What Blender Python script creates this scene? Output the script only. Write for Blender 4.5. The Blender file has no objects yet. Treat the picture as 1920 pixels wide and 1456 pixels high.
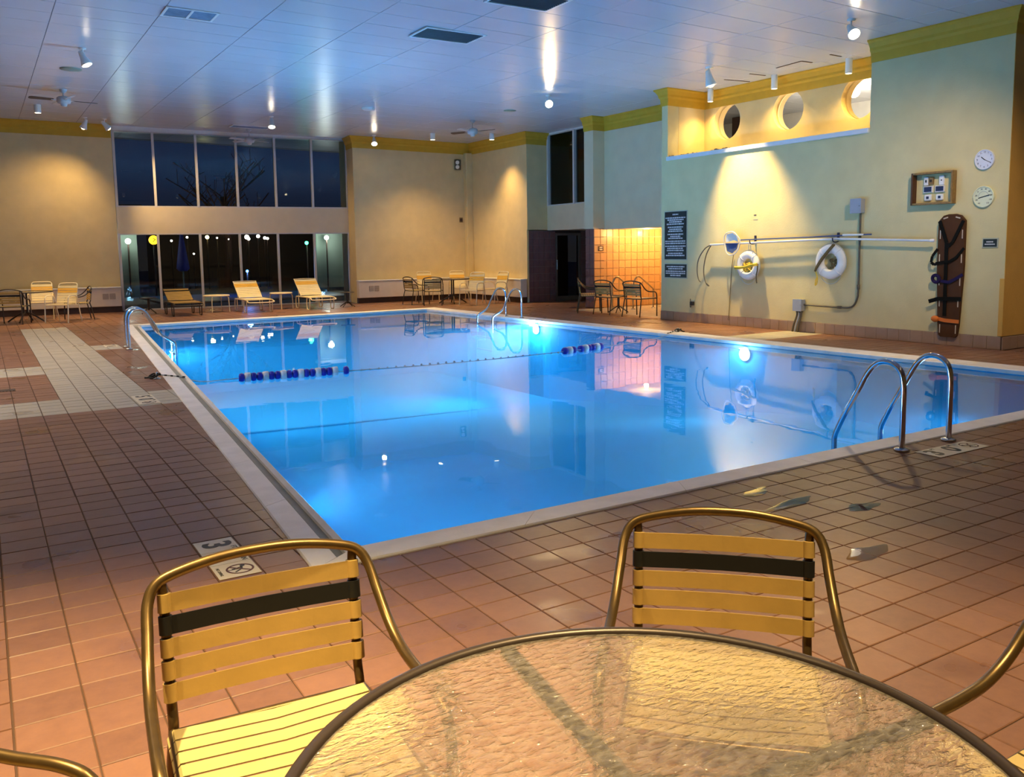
import bpy, bmesh, math, random
from mathutils import Vector, Matrix
random.seed(7)
PI = math.pi
SC = bpy.context.scene
COL = SC.collection

# ------------------------------------------------------------------ camera, world, exposure
YAW, PITCH, ROLL = math.radians(31.67), math.radians(6.25), math.radians(-0.84)
FPX, PPX, PPY = 1608.0, 960.0, 643.08
cam_d = bpy.data.cameras.new('camera')
cam = bpy.data.objects.new('camera', cam_d)
COL.objects.link(cam)
_f = Vector((math.sin(YAW)*math.cos(PITCH), math.cos(YAW)*math.cos(PITCH), -math.sin(PITCH)))
_r = Vector((math.cos(YAW), -math.sin(YAW), 0)); _u = _r.cross(_f)
CR = _r*math.cos(ROLL)+_u*math.sin(ROLL); CU = -_r*math.sin(ROLL)+_u*math.cos(ROLL)
CPOS = Vector((0, 0, 1.55))
cam.matrix_world = Matrix(((CR.x, CU.x, -_f.x, CPOS.x), (CR.y, CU.y, -_f.y, CPOS.y), (CR.z, CU.z, -_f.z, CPOS.z), (0, 0, 0, 1)))
cam_d.sensor_fit = 'HORIZONTAL'; cam_d.sensor_width = 36.0
cam_d.lens = 36.0*FPX/1920.0
cam_d.shift_x = (960-PPX)/1920.0
cam_d.shift_y = (PPY-728)/1920.0
cam_d.clip_start = 0.05; cam_d.clip_end = 400
SC.camera = cam

def px_depth(p):
    v = Vector(p)-CPOS; z = v.dot(_f)
    if z < .05: return None
    return (PPX+FPX*v.dot(CR)/z, PPY-FPX*v.dot(CU)/z, z)

w = bpy.data.worlds.new('night_sky'); SC.world = w; w.use_nodes = True
nt = w.node_tree; nt.nodes.clear()
o_ = nt.nodes.new('ShaderNodeOutputWorld'); bg = nt.nodes.new('ShaderNodeBackground')
tc = nt.nodes.new('ShaderNodeTexCoord'); sp = nt.nodes.new('ShaderNodeSeparateXYZ'); rp = nt.nodes.new('ShaderNodeValToRGB')
nt.links.new(tc.outputs['Generated'], sp.inputs[0]); nt.links.new(sp.outputs['Z'], rp.inputs[0])
rp.color_ramp.elements[0].position = 0.0; rp.color_ramp.elements[0].color = (.010, .010, .012, 1)
rp.color_ramp.elements[1].position = 0.35; rp.color_ramp.elements[1].color = (.004, .006, .016, 1)
e_ = rp.color_ramp.elements.new(.10); e_.color = (.007, .016, .048, 1)
nt.links.new(rp.outputs[0], bg.inputs['Color']); bg.inputs['Strength'].default_value = .45
nt.links.new(bg.outputs[0], o_.inputs[0])

vs = SC.view_settings
vs.view_transform = 'Standard'; vs.look = 'None'; vs.exposure = 1.2; vs.gamma = 1.0; vs.use_curve_mapping = False
SC.cycles.max_bounces = 10; SC.cycles.diffuse_bounces = 4; SC.cycles.glossy_bounces = 4
SC.cycles.transparent_max_bounces = 16; SC.cycles.transmission_bounces = 6
SC.cycles.caustics_reflective = False; SC.cycles.caustics_refractive = False
SC.cycles.sample_clamp_indirect = 6.0
SC.cycles.use_denoising = True; SC.cycles.volume_bounces = 1

WARM = (1.0, .66, .26); TUNG = (1.0, .78, .5); AMBER = (1.0, .50, .10); POOLC = (.30, .64, 1.0)
def lamp(kind, loc, power, color, parent=None, aim=None, size=.05, angle=60, blend=.5, name='lamp_light'):
    d = bpy.data.lights.new(name, kind); d.energy = power; d.color = color
    if kind in ('POINT', 'SPOT'): d.shadow_soft_size = size
    if kind == 'SPOT': d.spot_size = math.radians(angle); d.spot_blend = blend
    if kind == 'AREA': d.size = size
    o = bpy.data.objects.new(name, d); COL.objects.link(o)
    o.location = loc
    if aim is not None:
        o.rotation_euler = (Vector(aim)-Vector(loc)).to_track_quat('-Z', 'Y').to_euler()
    if parent is not None:
        bpy.context.view_layer.update()
        mw = o.matrix_basis.copy(); o.parent = parent; o.matrix_parent_inverse = parent.matrix_basis.inverted()
    return o

# ------------------------------------------------------------------ helpers
def tag(o, label=None, cat=None, group=None, kind=None):
    if label: o['label'] = label
    if cat: o['category'] = cat
    if group: o['group'] = group
    if kind: o['kind'] = kind
    return o

class MB:
    def __init__(s): s.v = []; s.f = []; s.s = []
    def add(s, vs_, fs, smooth=False):
        b = len(s.v); s.v += [tuple(p) for p in vs_]
        for f in fs: s.f.append(tuple(b+i for i in f)); s.s.append(smooth)
        return s
    def box(s, x0, x1, y0, y1, z0, z1):
        return s.add([(x0,y0,z0),(x1,y0,z0),(x1,y1,z0),(x0,y1,z0),(x0,y0,z1),(x1,y0,z1),(x1,y1,z1),(x0,y1,z1)],
                     [(0,3,2,1),(4,5,6,7),(0,1,5,4),(1,2,6,5),(2,3,7,6),(3,0,4,7)])
    def bbox(s, x0, x1, y0, y1, z0, z1, b=.005):
        b = min(b, abs(x1-x0)*.45, abs(y1-y0)*.45, abs(z1-z0)*.45)
        bm = bmesh.new()
        for x, sx in ((x0, 1), (x1, -1)):
            for y, sy in ((y0, 1), (y1, -1)):
                for z, sz in ((z0, 1), (z1, -1)):
                    for k in range(3):
                        d = [b*sx, b*sy, b*sz]; d[k] = 0
                        bm.verts.new((x+d[0], y+d[1], z+d[2]))
        bmesh.ops.convex_hull(bm, input=bm.verts)
        bm.verts.index_update()
        s.add([v.co[:] for v in bm.verts], [[v.index for v in f.verts] for f in bm.faces]); bm.free(); return s
    def prism(s, poly, z0, z1, axis='z'):
        n = len(poly)
        def P(a, b, c): return {'z': (a, b, c), 'y': (a, c, b), 'x': (c, a, b)}[axis]
        vs_ = [P(a, b, z0) for a, b in poly]+[P(a, b, z1) for a, b in poly]
        fs = [tuple(reversed(range(n))), tuple(range(n, 2*n))]+[(i, (i+1) % n, n+(i+1) % n, n+i) for i in range(n)]
        return s.add(vs_, fs)
    def bar(s, a, b, wd, ht, up=(0, 0, 1)):
        a = Vector(a); b = Vector(b); d = (b-a).normalized(); u = Vector(up)
        r = d.cross(u); 
        if r.length < 1e-4: r = d.cross(Vector((1, 0, 0)))
        r.normalize(); u = r.cross(d).normalized(); r *= wd/2; u *= ht/2
        return s.add([a-r-u, a+r-u, a+r+u, a-r+u, b-r-u, b+r-u, b+r+u, b-r+u],
                     [(0,1,2,3),(7,6,5,4),(0,4,5,1),(1,5,6,2),(2,6,7,3),(3,7,4,0)])
    def tube(s, pts, r, n=8, closed=False, cap=True, rs=None, flat=1.0):
        P = [Vector(p) for p in pts]; m = len(P)
        T = []
        for i in range(m):
            if closed: t = P[(i+1) % m]-P[i-1]
            else: t = P[min(i+1, m-1)]-P[max(i-1, 0)]
            T.append(t.normalized())
        u = Vector((0, 0, 1)) if abs(T[0].z) < .9 else Vector((1, 0, 0))
        u = (u-T[0]*u.dot(T[0])).normalized(); rings = []
        for i in range(m):
            u = (u-T[i]*u.dot(T[i])); u.normalize(); v = T[i].cross(u)
            rr = rs[i] if rs else r
            rings.append([P[i]+(u*math.cos(2*PI*k/n)*flat+v*math.sin(2*PI*k/n))*rr for k in range(n)])
        vs_ = [q for rg in rings for q in rg]; fs = []
        for i in range(m if closed else m-1):
            j = (i+1) % m
            for k in range(n): fs.append((i*n+k, i*n+(k+1) % n, j*n+(k+1) % n, j*n+k))
        s.add(vs_, fs, True)
        if not closed and cap:
            s.add(rings[0], [tuple(reversed(range(n)))]); s.add(rings[-1], [tuple(range(n))])
        return s
    def lathe(s, prof, c=(0, 0, 0), n=24, axis=(0, 0, 1), caps=True, smooth=True):
        a = Vector(axis).normalized(); u = a.orthogonal().normalized(); v = a.cross(u); c = Vector(c)
        vs_ = [c+a*h+(u*math.cos(2*PI*k/n)+v*math.sin(2*PI*k/n))*r for r, h in prof for k in range(n)]
        fs = []
        for i in range(len(prof)-1):
            for k in range(n): fs.append((i*n+k, i*n+(k+1) % n, (i+1)*n+(k+1) % n, (i+1)*n+k))
        s.add(vs_, fs, smooth)
        if caps:
            m = len(prof)
            if prof[0][0] > 1e-4: s.add(vs_[:n], [tuple(reversed(range(n)))])
            if prof[-1][0] > 1e-4: s.add(vs_[(m-1)*n:], [tuple(range(n))])
        return s
    def torus(s, c, R, r, axis=(0, 0, 1), n=36, k=12):
        a = Vector(axis).normalized(); u = a.orthogonal().normalized(); v = a.cross(u); c = Vector(c)
        return s.tube([c+(u*math.cos(2*PI*i/n)+v*math.sin(2*PI*i/n))*R for i in range(n)], r, k, closed=True)
    def sphere(s, c, r, n=14, m=9, sc=(1, 1, 1)):
        prof = [(max(1e-5, r*math.sin(PI*i/m)), -r*math.cos(PI*i/m)) for i in range(m+1)]
        b = len(s.v); s.lathe(prof, (0, 0, 0), n, caps=False)
        for i in range(b, len(s.v)):
            p = s.v[i]; s.v[i] = (c[0]+p[0]*sc[0], c[1]+p[1]*sc[1], c[2]+p[2]*sc[2])
        return s
    def build(s, name, mat, parent=None, loc=None, rot=None):
        me = bpy.data.meshes.new(name); me.from_pydata(s.v, [], s.f)
        me.polygons.foreach_set('use_smooth', s.s); me.materials.append(mat); me.update()
        o = bpy.data.objects.new(name, me); COL.objects.link(o)
        if parent is not None: o.parent = parent
        if loc: o.location = loc
        if rot: o.rotation_euler = rot
        return o

def curve(pts, n=6, closed=False):
    P = [Vector(p) for p in pts]; out = []; m = len(P)
    for i in range(m if closed else m-1):
        if closed: a, b, c, d = P[i-1], P[i], P[(i+1) % m], P[(i+2) % m]
        else: a, b, c, d = P[max(i-1, 0)], P[i], P[i+1], P[min(i+2, m-1)]
        for k in range(n):
            t = k/n; out.append(.5*((2*b)+(c-a)*t+(2*a-5*b+4*c-d)*t*t+(3*b-a-3*c+d)*t**3))
    if not closed: out.append(P[-1])
    return out

def thing(name, label, cat, loc=(0, 0, 0), rotz=0, group=None):
    o = bpy.data.objects.new(name, None); COL.objects.link(o); o.location = loc; o.rotation_euler = (0, 0, rotz)
    o.empty_display_size = .1
    return tag(o, label, cat, group)
def struct(o): o['kind'] = 'structure'; return o
def dup(root, loc, rotz, label=None):
    def cp(o, par):
        c = o.copy(); COL.objects.link(c)
        if par is not None: c.parent = par
        for ch in kids.get(o, ()): cp(ch, c)
        return c
    kids = {}
    for ob in COL.objects:
        if ob.parent: kids.setdefault(ob.parent, []).append(ob)
    r = cp(root, None); r.location = loc; r.rotation_euler = (0, 0, rotz)
    if label: r['label'] = label
    return r
def text(body, size, mat, parent, loc, rot, name='lettering', align='CENTER', depth=.0008, sx=1.0, bold=.0):
    cu = bpy.data.curves.new(name, 'FONT'); cu.body = body; cu.size = size; cu.align_x = align; cu.align_y = 'CENTER'
    cu.extrude = depth; cu.materials.append(mat); cu.resolution_u = 4
    cu.offset = bold*size
    tmp = bpy.data.objects.new(name, cu); COL.objects.link(tmp); bpy.context.view_layer.update()
    me = bpy.data.meshes.new_from_object(tmp.evaluated_get(bpy.context.evaluated_depsgraph_get()))
    bpy.data.objects.remove(tmp); bpy.data.curves.remove(cu)
    me.name = name; me.materials.clear(); me.materials.append(mat)
    o = bpy.data.objects.new(name, me); COL.objects.link(o); o.parent = parent; o.location = loc; o.rotation_euler = rot
    o.scale = (sx, 1, 1)
    return o

# ------------------------------------------------------------------ materials
def N(nt, t, **k):
    n = nt.nodes.new('ShaderNode'+t)
    for a, b in k.items(): setattr(n, a, b)
    return n
def base_mat(name):
    m = bpy.data.materials.new(name); m.use_nodes = True
    return m, m.node_tree, m.node_tree.nodes['Principled BSDF']
def mat(name, col, rough=.5, metal=0, var=.0, vscale=6, bump=0, bscale=60, spec=.5, coat=0, col2=None):
    m, nt, p = base_mat(name)
    p.inputs['Base Color'].default_value = (*col, 1); p.inputs['Roughness'].default_value = rough
    p.inputs['Metallic'].default_value = metal; p.inputs['Specular IOR Level'].default_value = spec
    p.inputs['Coat Weight'].default_value = coat
    g = None
    if var or bump or col2: g = N(nt, 'NewGeometry')
    if var or col2:
        nz = N(nt, 'TexNoise'); nz.inputs['Scale'].default_value = vscale; nz.inputs['Detail'].default_value = 5
        nt.links.new(g.outputs['Position'], nz.inputs['Vector'])
        mx = N(nt, 'Mix', data_type='RGBA')
        c2 = col2 if col2 else tuple(c*(1-var) for c in col)
        mx.inputs['A'].default_value = (*[min(1, c*(1+var)) for c in col], 1); mx.inputs['B'].default_value = (*c2, 1)
        rr = N(nt, 'MapRange'); rr.inputs['From Min'].default_value = .3; rr.inputs['From Max'].default_value = .7
        nt.links.new(nz.outputs['Fac'], rr.inputs['Value']); nt.links.new(rr.outputs[0], mx.inputs['Factor'])
        nt.links.new(mx.outputs['Result'], p.inputs['Base Color'])
    if bump:
        nb = N(nt, 'TexNoise'); nb.inputs['Scale'].default_value = bscale; nb.inputs['Detail'].default_value = 4
        nt.links.new(g.outputs['Position'], nb.inputs['Vector'])
        bp = N(nt, 'Bump'); bp.inputs['Strength'].default_value = bump; bp.inputs['Distance'].default_value = .01
        nt.links.new(nb.outputs['Fac'], bp.inputs['Height']); nt.links.new(bp.outputs[0], p.inputs['Normal'])
    return m
def emit(name, col, strength):
    m, nt, p = base_mat(name)
    p.inputs['Base Color'].default_value = (*col, 1)
    p.inputs['Emission Color'].default_value = (*col, 1); p.inputs['Emission Strength'].default_value = strength
    return m
def tile_mat(name, c1, c2, gx, gy, ox, oy, rough=.45, axis='XY', spots=0, stain=.35, soft=.0):
    """fired tile: each tile a little different, mottled, with damp darker patches"""
    m, nt, p = base_mat(name)
    g = N(nt, 'NewGeometry'); s = N(nt, 'SeparateXYZ'); nt.links.new(g.outputs['Position'], s.inputs[0])
    a, b = {'XY': ('X', 'Y'), 'XZ': ('X', 'Z'), 'YZ': ('Y', 'Z')}[axis]
    cell = []
    for ch, gg, oo in ((a, gx, ox), (b, gy, oy)):
        m1 = N(nt, 'Math', operation='SUBTRACT'); nt.links.new(s.outputs[ch], m1.inputs[0]); m1.inputs[1].default_value = oo
        m2 = N(nt, 'Math', operation='DIVIDE'); nt.links.new(m1.outputs[0], m2.inputs[0]); m2.inputs[1].default_value = gg
        m3 = N(nt, 'Math', operation='FLOOR'); nt.links.new(m2.outputs[0], m3.inputs[0]); cell.append(m3)
    cb = N(nt, 'CombineXYZ'); nt.links.new(cell[0].outputs[0], cb.inputs[0]); nt.links.new(cell[1].outputs[0], cb.inputs[1])
    wn = N(nt, 'TexWhiteNoise', noise_dimensions='2D'); nt.links.new(cb.outputs[0], wn.inputs['Vector'])
    nz = N(nt, 'TexNoise'); nz.inputs['Scale'].default_value = 14; nz.inputs['Detail'].default_value = 6; nz.inputs['Roughness'].default_value = .7
    nt.links.new(g.outputs['Position'], nz.inputs['Vector'])
    ad = N(nt, 'Math', operation='MULTIPLY_ADD'); nt.links.new(wn.outputs['Value'], ad.inputs[0]); ad.inputs[1].default_value = .45
    sc_ = N(nt, 'Math', operation='MULTIPLY'); nt.links.new(nz.outputs['Fac'], sc_.inputs[0]); sc_.inputs[1].default_value = .75
    nt.links.new(sc_.outputs[0], ad.inputs[2])
    cl = N(nt, 'MapRange'); cl.inputs['From Min'].default_value = .2; cl.inputs['From Max'].default_value = .95
    nt.links.new(ad.outputs[0], cl.inputs['Value'])
    mx = N(nt, 'Mix', data_type='RGBA'); mx.inputs['A'].default_value = (*c1, 1); mx.inputs['B'].default_value = (*c2, 1)
    nt.links.new(cl.outputs[0], mx.inputs['Factor'])
    out = mx.outputs['Result']
    st = N(nt, 'TexNoise'); st.inputs['Scale'].default_value = 1.6; st.inputs['Detail'].default_value = 3
    nt.links.new(g.outputs['Position'], st.inputs['Vector'])
    sr = N(nt, 'MapRange'); sr.inputs['From Min'].default_value = .58; sr.inputs['From Max'].default_value = .68
    nt.links.new(st.outputs['Fac'], sr.inputs['Value'])
    m5 = N(nt, 'Math', operation='MULTIPLY'); nt.links.new(sr.outputs[0], m5.inputs[0]); m5.inputs[1].default_value = stain
    mx2 = N(nt, 'Mix', data_type='RGBA', blend_type='MULTIPLY'); mx2.inputs['B'].default_value = (.45, .38, .36, 1)
    nt.links.new(out, mx2.inputs['A']); nt.links.new(m5.outputs[0], mx2.inputs['Factor'])
    nt.links.new(mx2.outputs['Result'], p.inputs['Base Color'])
    rr = N(nt, 'MapRange'); rr.inputs['From Min'].default_value = 0; rr.inputs['From Max'].default_value = 1
    rr.inputs['To Min'].default_value = rough; rr.inputs['To Max'].default_value = rough*.55
    nt.links.new(sr.outputs[0], rr.inputs['Value']); nt.links.new(rr.outputs[0], p.inputs['Roughness'])
    p.inputs['Specular IOR Level'].default_value = .35
    bp = N(nt, 'Bump'); bp.inputs['Strength'].default_value = .12; bp.inputs['Distance'].default_value = .004
    nt.links.new(nz.outputs['Fac'], bp.inputs['Height']); nt.links.new(bp.outputs[0], p.inputs['Normal'])
    return m

M = {}
M['wall'] = mat('yellow_stucco', (.72, .56, .29), .75, var=.05, vscale=3, bump=.25, bscale=45, spec=.25)
M['wall_cream'] = mat('cream_stucco', (.72, .60, .40), .75, var=.04, vscale=3, bump=.2, bscale=45, spec=.25)
M['wall_pale'] = mat('pale_yellow_stucco', (.66, .57, .32), .75, var=.05, vscale=3, bump=.25, bscale=45, spec=.25)
M['wall_ochre'] = mat('ochre_stucco', (.66, .38, .09), .75, var=.05, vscale=3, bump=.25, bscale=45, spec=.25)
M['crown'] = mat('gold_crown_paint', (.60, .35, .03), .6, var=.05, spec=.3)
M['white'] = mat('white_paint', (.78, .77, .74), .45, var=.03)
M['sill'] = mat('white_sill', (.74, .76, .80), .4, var=.04)
M['ceil'] = mat('ceiling_panel_gloss', (.58, .59, .64), .26, var=.03, vscale=1.2, bump=.03, bscale=8, spec=.22)
M['ceilgap'] = mat('ceiling_gap', (.16, .16, .18), .8, var=.05)
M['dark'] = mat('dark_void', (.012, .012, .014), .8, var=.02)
M['alu'] = mat('pale_window_frame', (.62, .58, .55), .45, var=.03)
M['grout'] = mat('brown_grout', (.085, .045, .03), .9, var=.15, bump=.2)
M['groutd'] = mat('plum_grout', (.22, .15, .14), .8, var=.05)
M['groutl'] = mat('pale_grout', (.86, .78, .55), .8, var=.05)
GX, GY, OX, OY = .2187, .1960, -.010, 3.552
M['tile'] = tile_mat('terracotta_tile', (.165, .078, .052), (.285, .140, .088), GX, GY, OX, OY, .42)
M['tilec'] = tile_mat('cream_tile', (.40, .36, .29), (.48, .43, .35), GX, GY, OX, OY, .45, stain=.12)
M['basetile'] = tile_mat('brown_base_tile', (.30, .20, .15), (.37, .25, .19), .2, .5, 0, 0, .5, 'YZ', stain=0)
M['walltile'] = tile_mat('amber_wall_tile', (.62, .34, .15), (.70, .42, .19), .2, .2, 0, 0, .3, 'XZ', stain=0)
M['darktile'] = tile_mat('plum_wall_tile', (.17, .085, .085), (.21, .11, .105), .2, .2, 0, 0, .35, 'XZ', stain=0)
M['coping'] = mat('pool_coping', (.84, .80, .77), .5, var=.08, vscale=5, bump=.15, bscale=90)
M['gutter'] = mat('gutter_grey', (.27, .27, .23), .6, var=.08)
M['basin'] = mat('pool_plaster', (.035, .50, .90), .6, var=.03, vscale=2)
M['basinline'] = mat('pool_line_tile', (.04, .22, .42), .5, var=.03)
M['steel'] = mat('polished_steel', (.62, .62, .64), .12, metal=1, var=.03, vscale=20)
M['chrome'] = mat('brushed_chrome', (.55, .55, .56), .25, metal=1, var=.03, vscale=20)
M['bronze'] = mat('bronze_tube', (.125, .078, .030), .34, metal=.75, var=.12, vscale=30)
M['darkframe'] = mat('dark_bronze_frame', (.035, .022, .016), .4, var=.1, vscale=30)
M['tan'] = mat('tan_vinyl_strap', (.40, .255, .075), .42, var=.07, vscale=12, bump=.05)
M['black'] = mat('black_vinyl_strap', (.010, .010, .010), .5, var=.1, spec=.25)
M['seatstrap'] = mat('pale_tan_vinyl_strap', (.46, .34, .14), .42, var=.06, vscale=12)
M['creamframe'] = mat('cream_frame', (.78, .66, .44), .4, var=.05)
M['creamstrap'] = mat('cream_vinyl_strap', (.80, .68, .40), .45, var=.05)
M['goldstrap'] = mat('golden_vinyl_strap', (.80, .45, .06), .45, var=.05)
M['blue'] = mat('blue_float_plastic', (.015, .02, .42), .35, var=.06)
M['whitep'] = mat('white_float_plastic', (.85, .82, .84), .4, var=.03)
M['rope'] = mat('white_rope', (.50, .52, .52), .8, var=.1, vscale=60)
M['yrope'] = mat('yellow_rope', (.72, .50, .05), .8, var=.15, vscale=60)
M['orope'] = mat('olive_rope', (.13, .09, .035), .85, var=.15, vscale=60)
M['dope'] = mat('dark_rope', (.02, .02, .02), .8, var=.1)
M['ring'] = mat('lifebuoy_white', (.78, .77, .78), .5, var=.05, vscale=8)
M['pole'] = mat('pale_aluminium_pole', (.74, .72, .74), .35, metal=.3, var=.04)
M['bluepole'] = mat('blue_pole', (.04, .07, .22), .4, var=.05)
M['bracket'] = mat('navy_bracket', (.02, .02, .06), .5, var=.05)
M['greybox'] = mat('grey_steel_box', (.30, .33, .42), .45, var=.05)
M['conduit'] = mat('brown_painted_conduit', (.10, .085, .065), .5, var=.08)
M['board'] = mat('brown_spine_board', (.075, .030, .012), .6, var=.12, vscale=6, spec=.15)
M['boardlight'] = mat('board_handle_edge', (.60, .48, .34), .5, var=.05)
M['strapblk'] = mat('black_webbing', (.008, .008, .008), .8, var=.1, spec=.08)
M['strapnavy'] = mat('navy_webbing', (.022, .015, .07), .8, var=.1, spec=.1)
M['straporg'] = mat('orange_webbing', (.65, .16, .02), .7, var=.08)
M['wood'] = mat('worn_frame_wood', (.24, .15, .06), .6, var=.25, vscale=20)
M['woodd'] = mat('dark_frame_wood', (.07, .025, .008), .6, var=.2, vscale=20)
M['signblk'] = mat('dark_green_sign', (.010, .016, .016), .45, var=.1)
M['signtxt'] = mat('pale_sign_lettering', (.62, .62, .64), .6, var=.03)
M['signedge'] = mat('pale_sign_edge', (.44, .45, .36), .5, var=.04)
M['ink'] = mat('black_marker_ink', (.012, .010, .012), .5, var=.05)
M['redink'] = mat('maroon_marker_ink', (.10, .02, .015), .5, var=.05)
M['marker'] = mat('ivory_marker_tile', (.68, .60, .46), .4, var=.05)
M['clock'] = mat('clock_face', (.70, .74, .88), .4, var=.03)
M['thermo'] = mat('thermometer_face', (.70, .74, .56), .4, var=.04)
M['heater'] = mat('heater_enamel', (.78, .68, .54), .45, var=.03)
M['heatgrille'] = mat('heater_grille', (.30, .25, .20), .6, var=.05)
M['toe'] = mat('dark_base', (.06, .03, .022), .6, var=.1)
M['ventdark'] = mat('vent_core', (.02, .025, .035), .6, var=.2, vscale=9)
M['ventgrey'] = mat('grey_vent_core', (.22, .27, .36), .6, var=.2, vscale=9)
M['fan'] = mat('fan_white', (.55, .54, .55), .4, var=.04)
M['fand'] = mat('fan_blade_brown', (.09, .06, .05), .5, var=.1)
M['bulb'] = emit('warm_bulb', (1.0, .84, .58), 22)
M['bulbsoft'] = emit('warm_bulb_soft', (1.0, .80, .45), 6)
M['poolbulb'] = emit('pool_lens', (.75, .95, 1.0), 7)
M['doorgrey'] = mat('dull_door_frame', (.20, .17, .15), .45, metal=.3, var=.05)
M['lcd'] = mat('blue_lcd', (.03, .045, .12), .2, var=.05)

def water_mat():
    m = bpy.data.materials.new('pool_water'); m.use_nodes = True; nt = m.node_tree; nt.nodes.clear()
    o = N(nt, 'OutputMaterial'); mx = N(nt, 'MixShader'); tr = N(nt, 'BsdfTransparent'); gl = N(nt, 'BsdfGlossy'); fr = N(nt, 'Fresnel')
    fr.inputs['IOR'].default_value = 1.33; tr.inputs['Color'].default_value = (.80, .95, 1, 1); gl.inputs['Roughness'].default_value = .012
    gl.inputs['Color'].default_value = (.95, .97, 1, 1)
    g = N(nt, 'NewGeometry'); nz = N(nt, 'TexNoise'); nz.inputs['Scale'].default_value = 2.2; nz.inputs['Detail'].default_value = 2
    nt.links.new(g.outputs['Position'], nz.inputs['Vector'])
    bp = N(nt, 'Bump'); bp.inputs['Strength'].default_value = .035; bp.inputs['Distance'].default_value = .03
    nt.links.new(nz.outputs['Fac'], bp.inputs['Height']); nt.links.new(bp.outputs[0], gl.inputs['Normal']); nt.links.new(bp.outputs[0], fr.inputs['Normal'])
    nt.links.new(fr.outputs[0], mx.inputs[0]); nt.links.new(tr.outputs[0], mx.inputs[1]); nt.links.new(gl.outputs[0], mx.inputs[2])
    nt.links.new(mx.outputs[0], o.inputs[0]); return m
M['water'] = water_mat()
def water_body():
    m = bpy.data.materials.new('water_body'); m.use_nodes = True; nt = m.node_tree; nt.nodes.clear()
    o = N(nt, 'OutputMaterial'); t_ = N(nt, 'BsdfTransparent'); sc_ = N(nt, 'VolumeScatter'); ab = N(nt, 'VolumeAbsorption'); ad = N(nt, 'AddShader')
    sc_.inputs['Color'].default_value = (.08, .60, 1, 1); sc_.inputs['Density'].default_value = .11; sc_.inputs['Anisotropy'].default_value = .3
    ab.inputs['Color'].default_value = (.0, .72, 1, 1); ab.inputs['Density'].default_value = .06
    nt.links.new(t_.outputs[0], o.inputs['Surface']); nt.links.new(sc_.outputs[0], ad.inputs[0]); nt.links.new(ab.outputs[0], ad.inputs[1])
    nt.links.new(ad.outputs[0], o.inputs['Volume']); return m
M['waterbody'] = water_body()
def glass_mat(name, tint, refl=1.5, rough=.0):
    m = bpy.data.materials.new(name); m.use_nodes = True; nt = m.node_tree; nt.nodes.clear()
    o = N(nt, 'OutputMaterial'); mx = N(nt, 'MixShader'); tr = N(nt, 'BsdfTransparent'); gl = N(nt, 'BsdfGlossy'); fr = N(nt, 'Fresnel')
    fr.inputs['IOR'].default_value = refl; tr.inputs['Color'].default_value = (*tint, 1); gl.inputs['Roughness'].default_value = rough
    nt.links.new(fr.outputs[0], mx.inputs[0]); nt.links.new(tr.outputs[0], mx.inputs[1]); nt.links.new(gl.outputs[0], mx.inputs[2])
    nt.links.new(mx.outputs[0], o.inputs[0]); return m
M['glass'] = glass_mat('window_glass', (.9, .93, .92), 1.45)
def table_glass():
    m = bpy.data.materials.new('hammered_glass'); m.use_nodes = True; nt = m.node_tree; nt.nodes.clear()
    o = N(nt, 'OutputMaterial'); g = N(nt, 'NewGeometry')
    mp = N(nt, 'Mapping'); mp.inputs['Rotation'].default_value = (0, 0, math.radians(31)); mp.inputs['Scale'].default_value = (1, 2.2, 1)
    nt.links.new(g.outputs['Position'], mp.inputs['Vector'])
    nz = N(nt, 'TexNoise'); nz.inputs['Scale'].default_value = 38; nz.inputs['Detail'].default_value = 2.5; nz.inputs['Distortion'].default_value = .6
    nt.links.new(mp.outputs[0], nz.inputs['Vector'])
    bp = N(nt, 'Bump'); bp.inputs['Strength'].default_value = .9; bp.inputs['Distance'].default_value = .010; nt.links.new(nz.outputs['Fac'], bp.inputs['Height'])
    tr = N(nt, 'BsdfTransparent'); tr.inputs['Color'].default_value = (.97, .96, .94, 1)
    rf = N(nt, 'BsdfRefraction'); rf.inputs['IOR'].default_value = 1.18; rf.inputs['Roughness'].default_value = .13; rf.inputs['Color'].default_value = (.97, .96, .94, 1); nt.links.new(bp.outputs[0], rf.inputs['Normal'])
    df = N(nt, 'BsdfDiffuse'); df.inputs['Color'].default_value = (.50, .43, .36, 1); nt.links.new(bp.outputs[0], df.inputs['Normal'])
    gl = N(nt, 'BsdfGlossy'); gl.inputs['Roughness'].default_value = .10; nt.links.new(bp.outputs[0], gl.inputs['Normal'])
    fr = N(nt, 'Fresnel'); fr.inputs['IOR'].default_value = 1.45; nt.links.new(bp.outputs[0], fr.inputs['Normal'])
    rr = N(nt, 'MapRange'); rr.inputs['From Min'].default_value = .3; rr.inputs['From Max'].default_value = .7
    rr.inputs['To Min'].default_value = .10; rr.inputs['To Max'].default_value = .30
    nt.links.new(nz.outputs['Fac'], rr.inputs['Value'])
    c_ = N(nt, 'MixShader'); c_.inputs[0].default_value = .66; nt.links.new(tr.outputs[0], c_.inputs[1]); nt.links.new(rf.outputs[0], c_.inputs[2])
    a = N(nt, 'MixShader'); nt.links.new(rr.outputs[0], a.inputs[0]); nt.links.new(c_.outputs[0], a.inputs[1]); nt.links.new(df.outputs[0], a.inputs[2])
    b = N(nt, 'MixShader'); nt.links.new(fr.outputs[0], b.inputs[0]); nt.links.new(a.outputs[0], b.inputs[1]); nt.links.new(gl.outputs[0], b.inputs[2])
    nt.links.new(b.outputs[0], o.inputs[0]); return m
M['tglass'] = table_glass()

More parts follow.
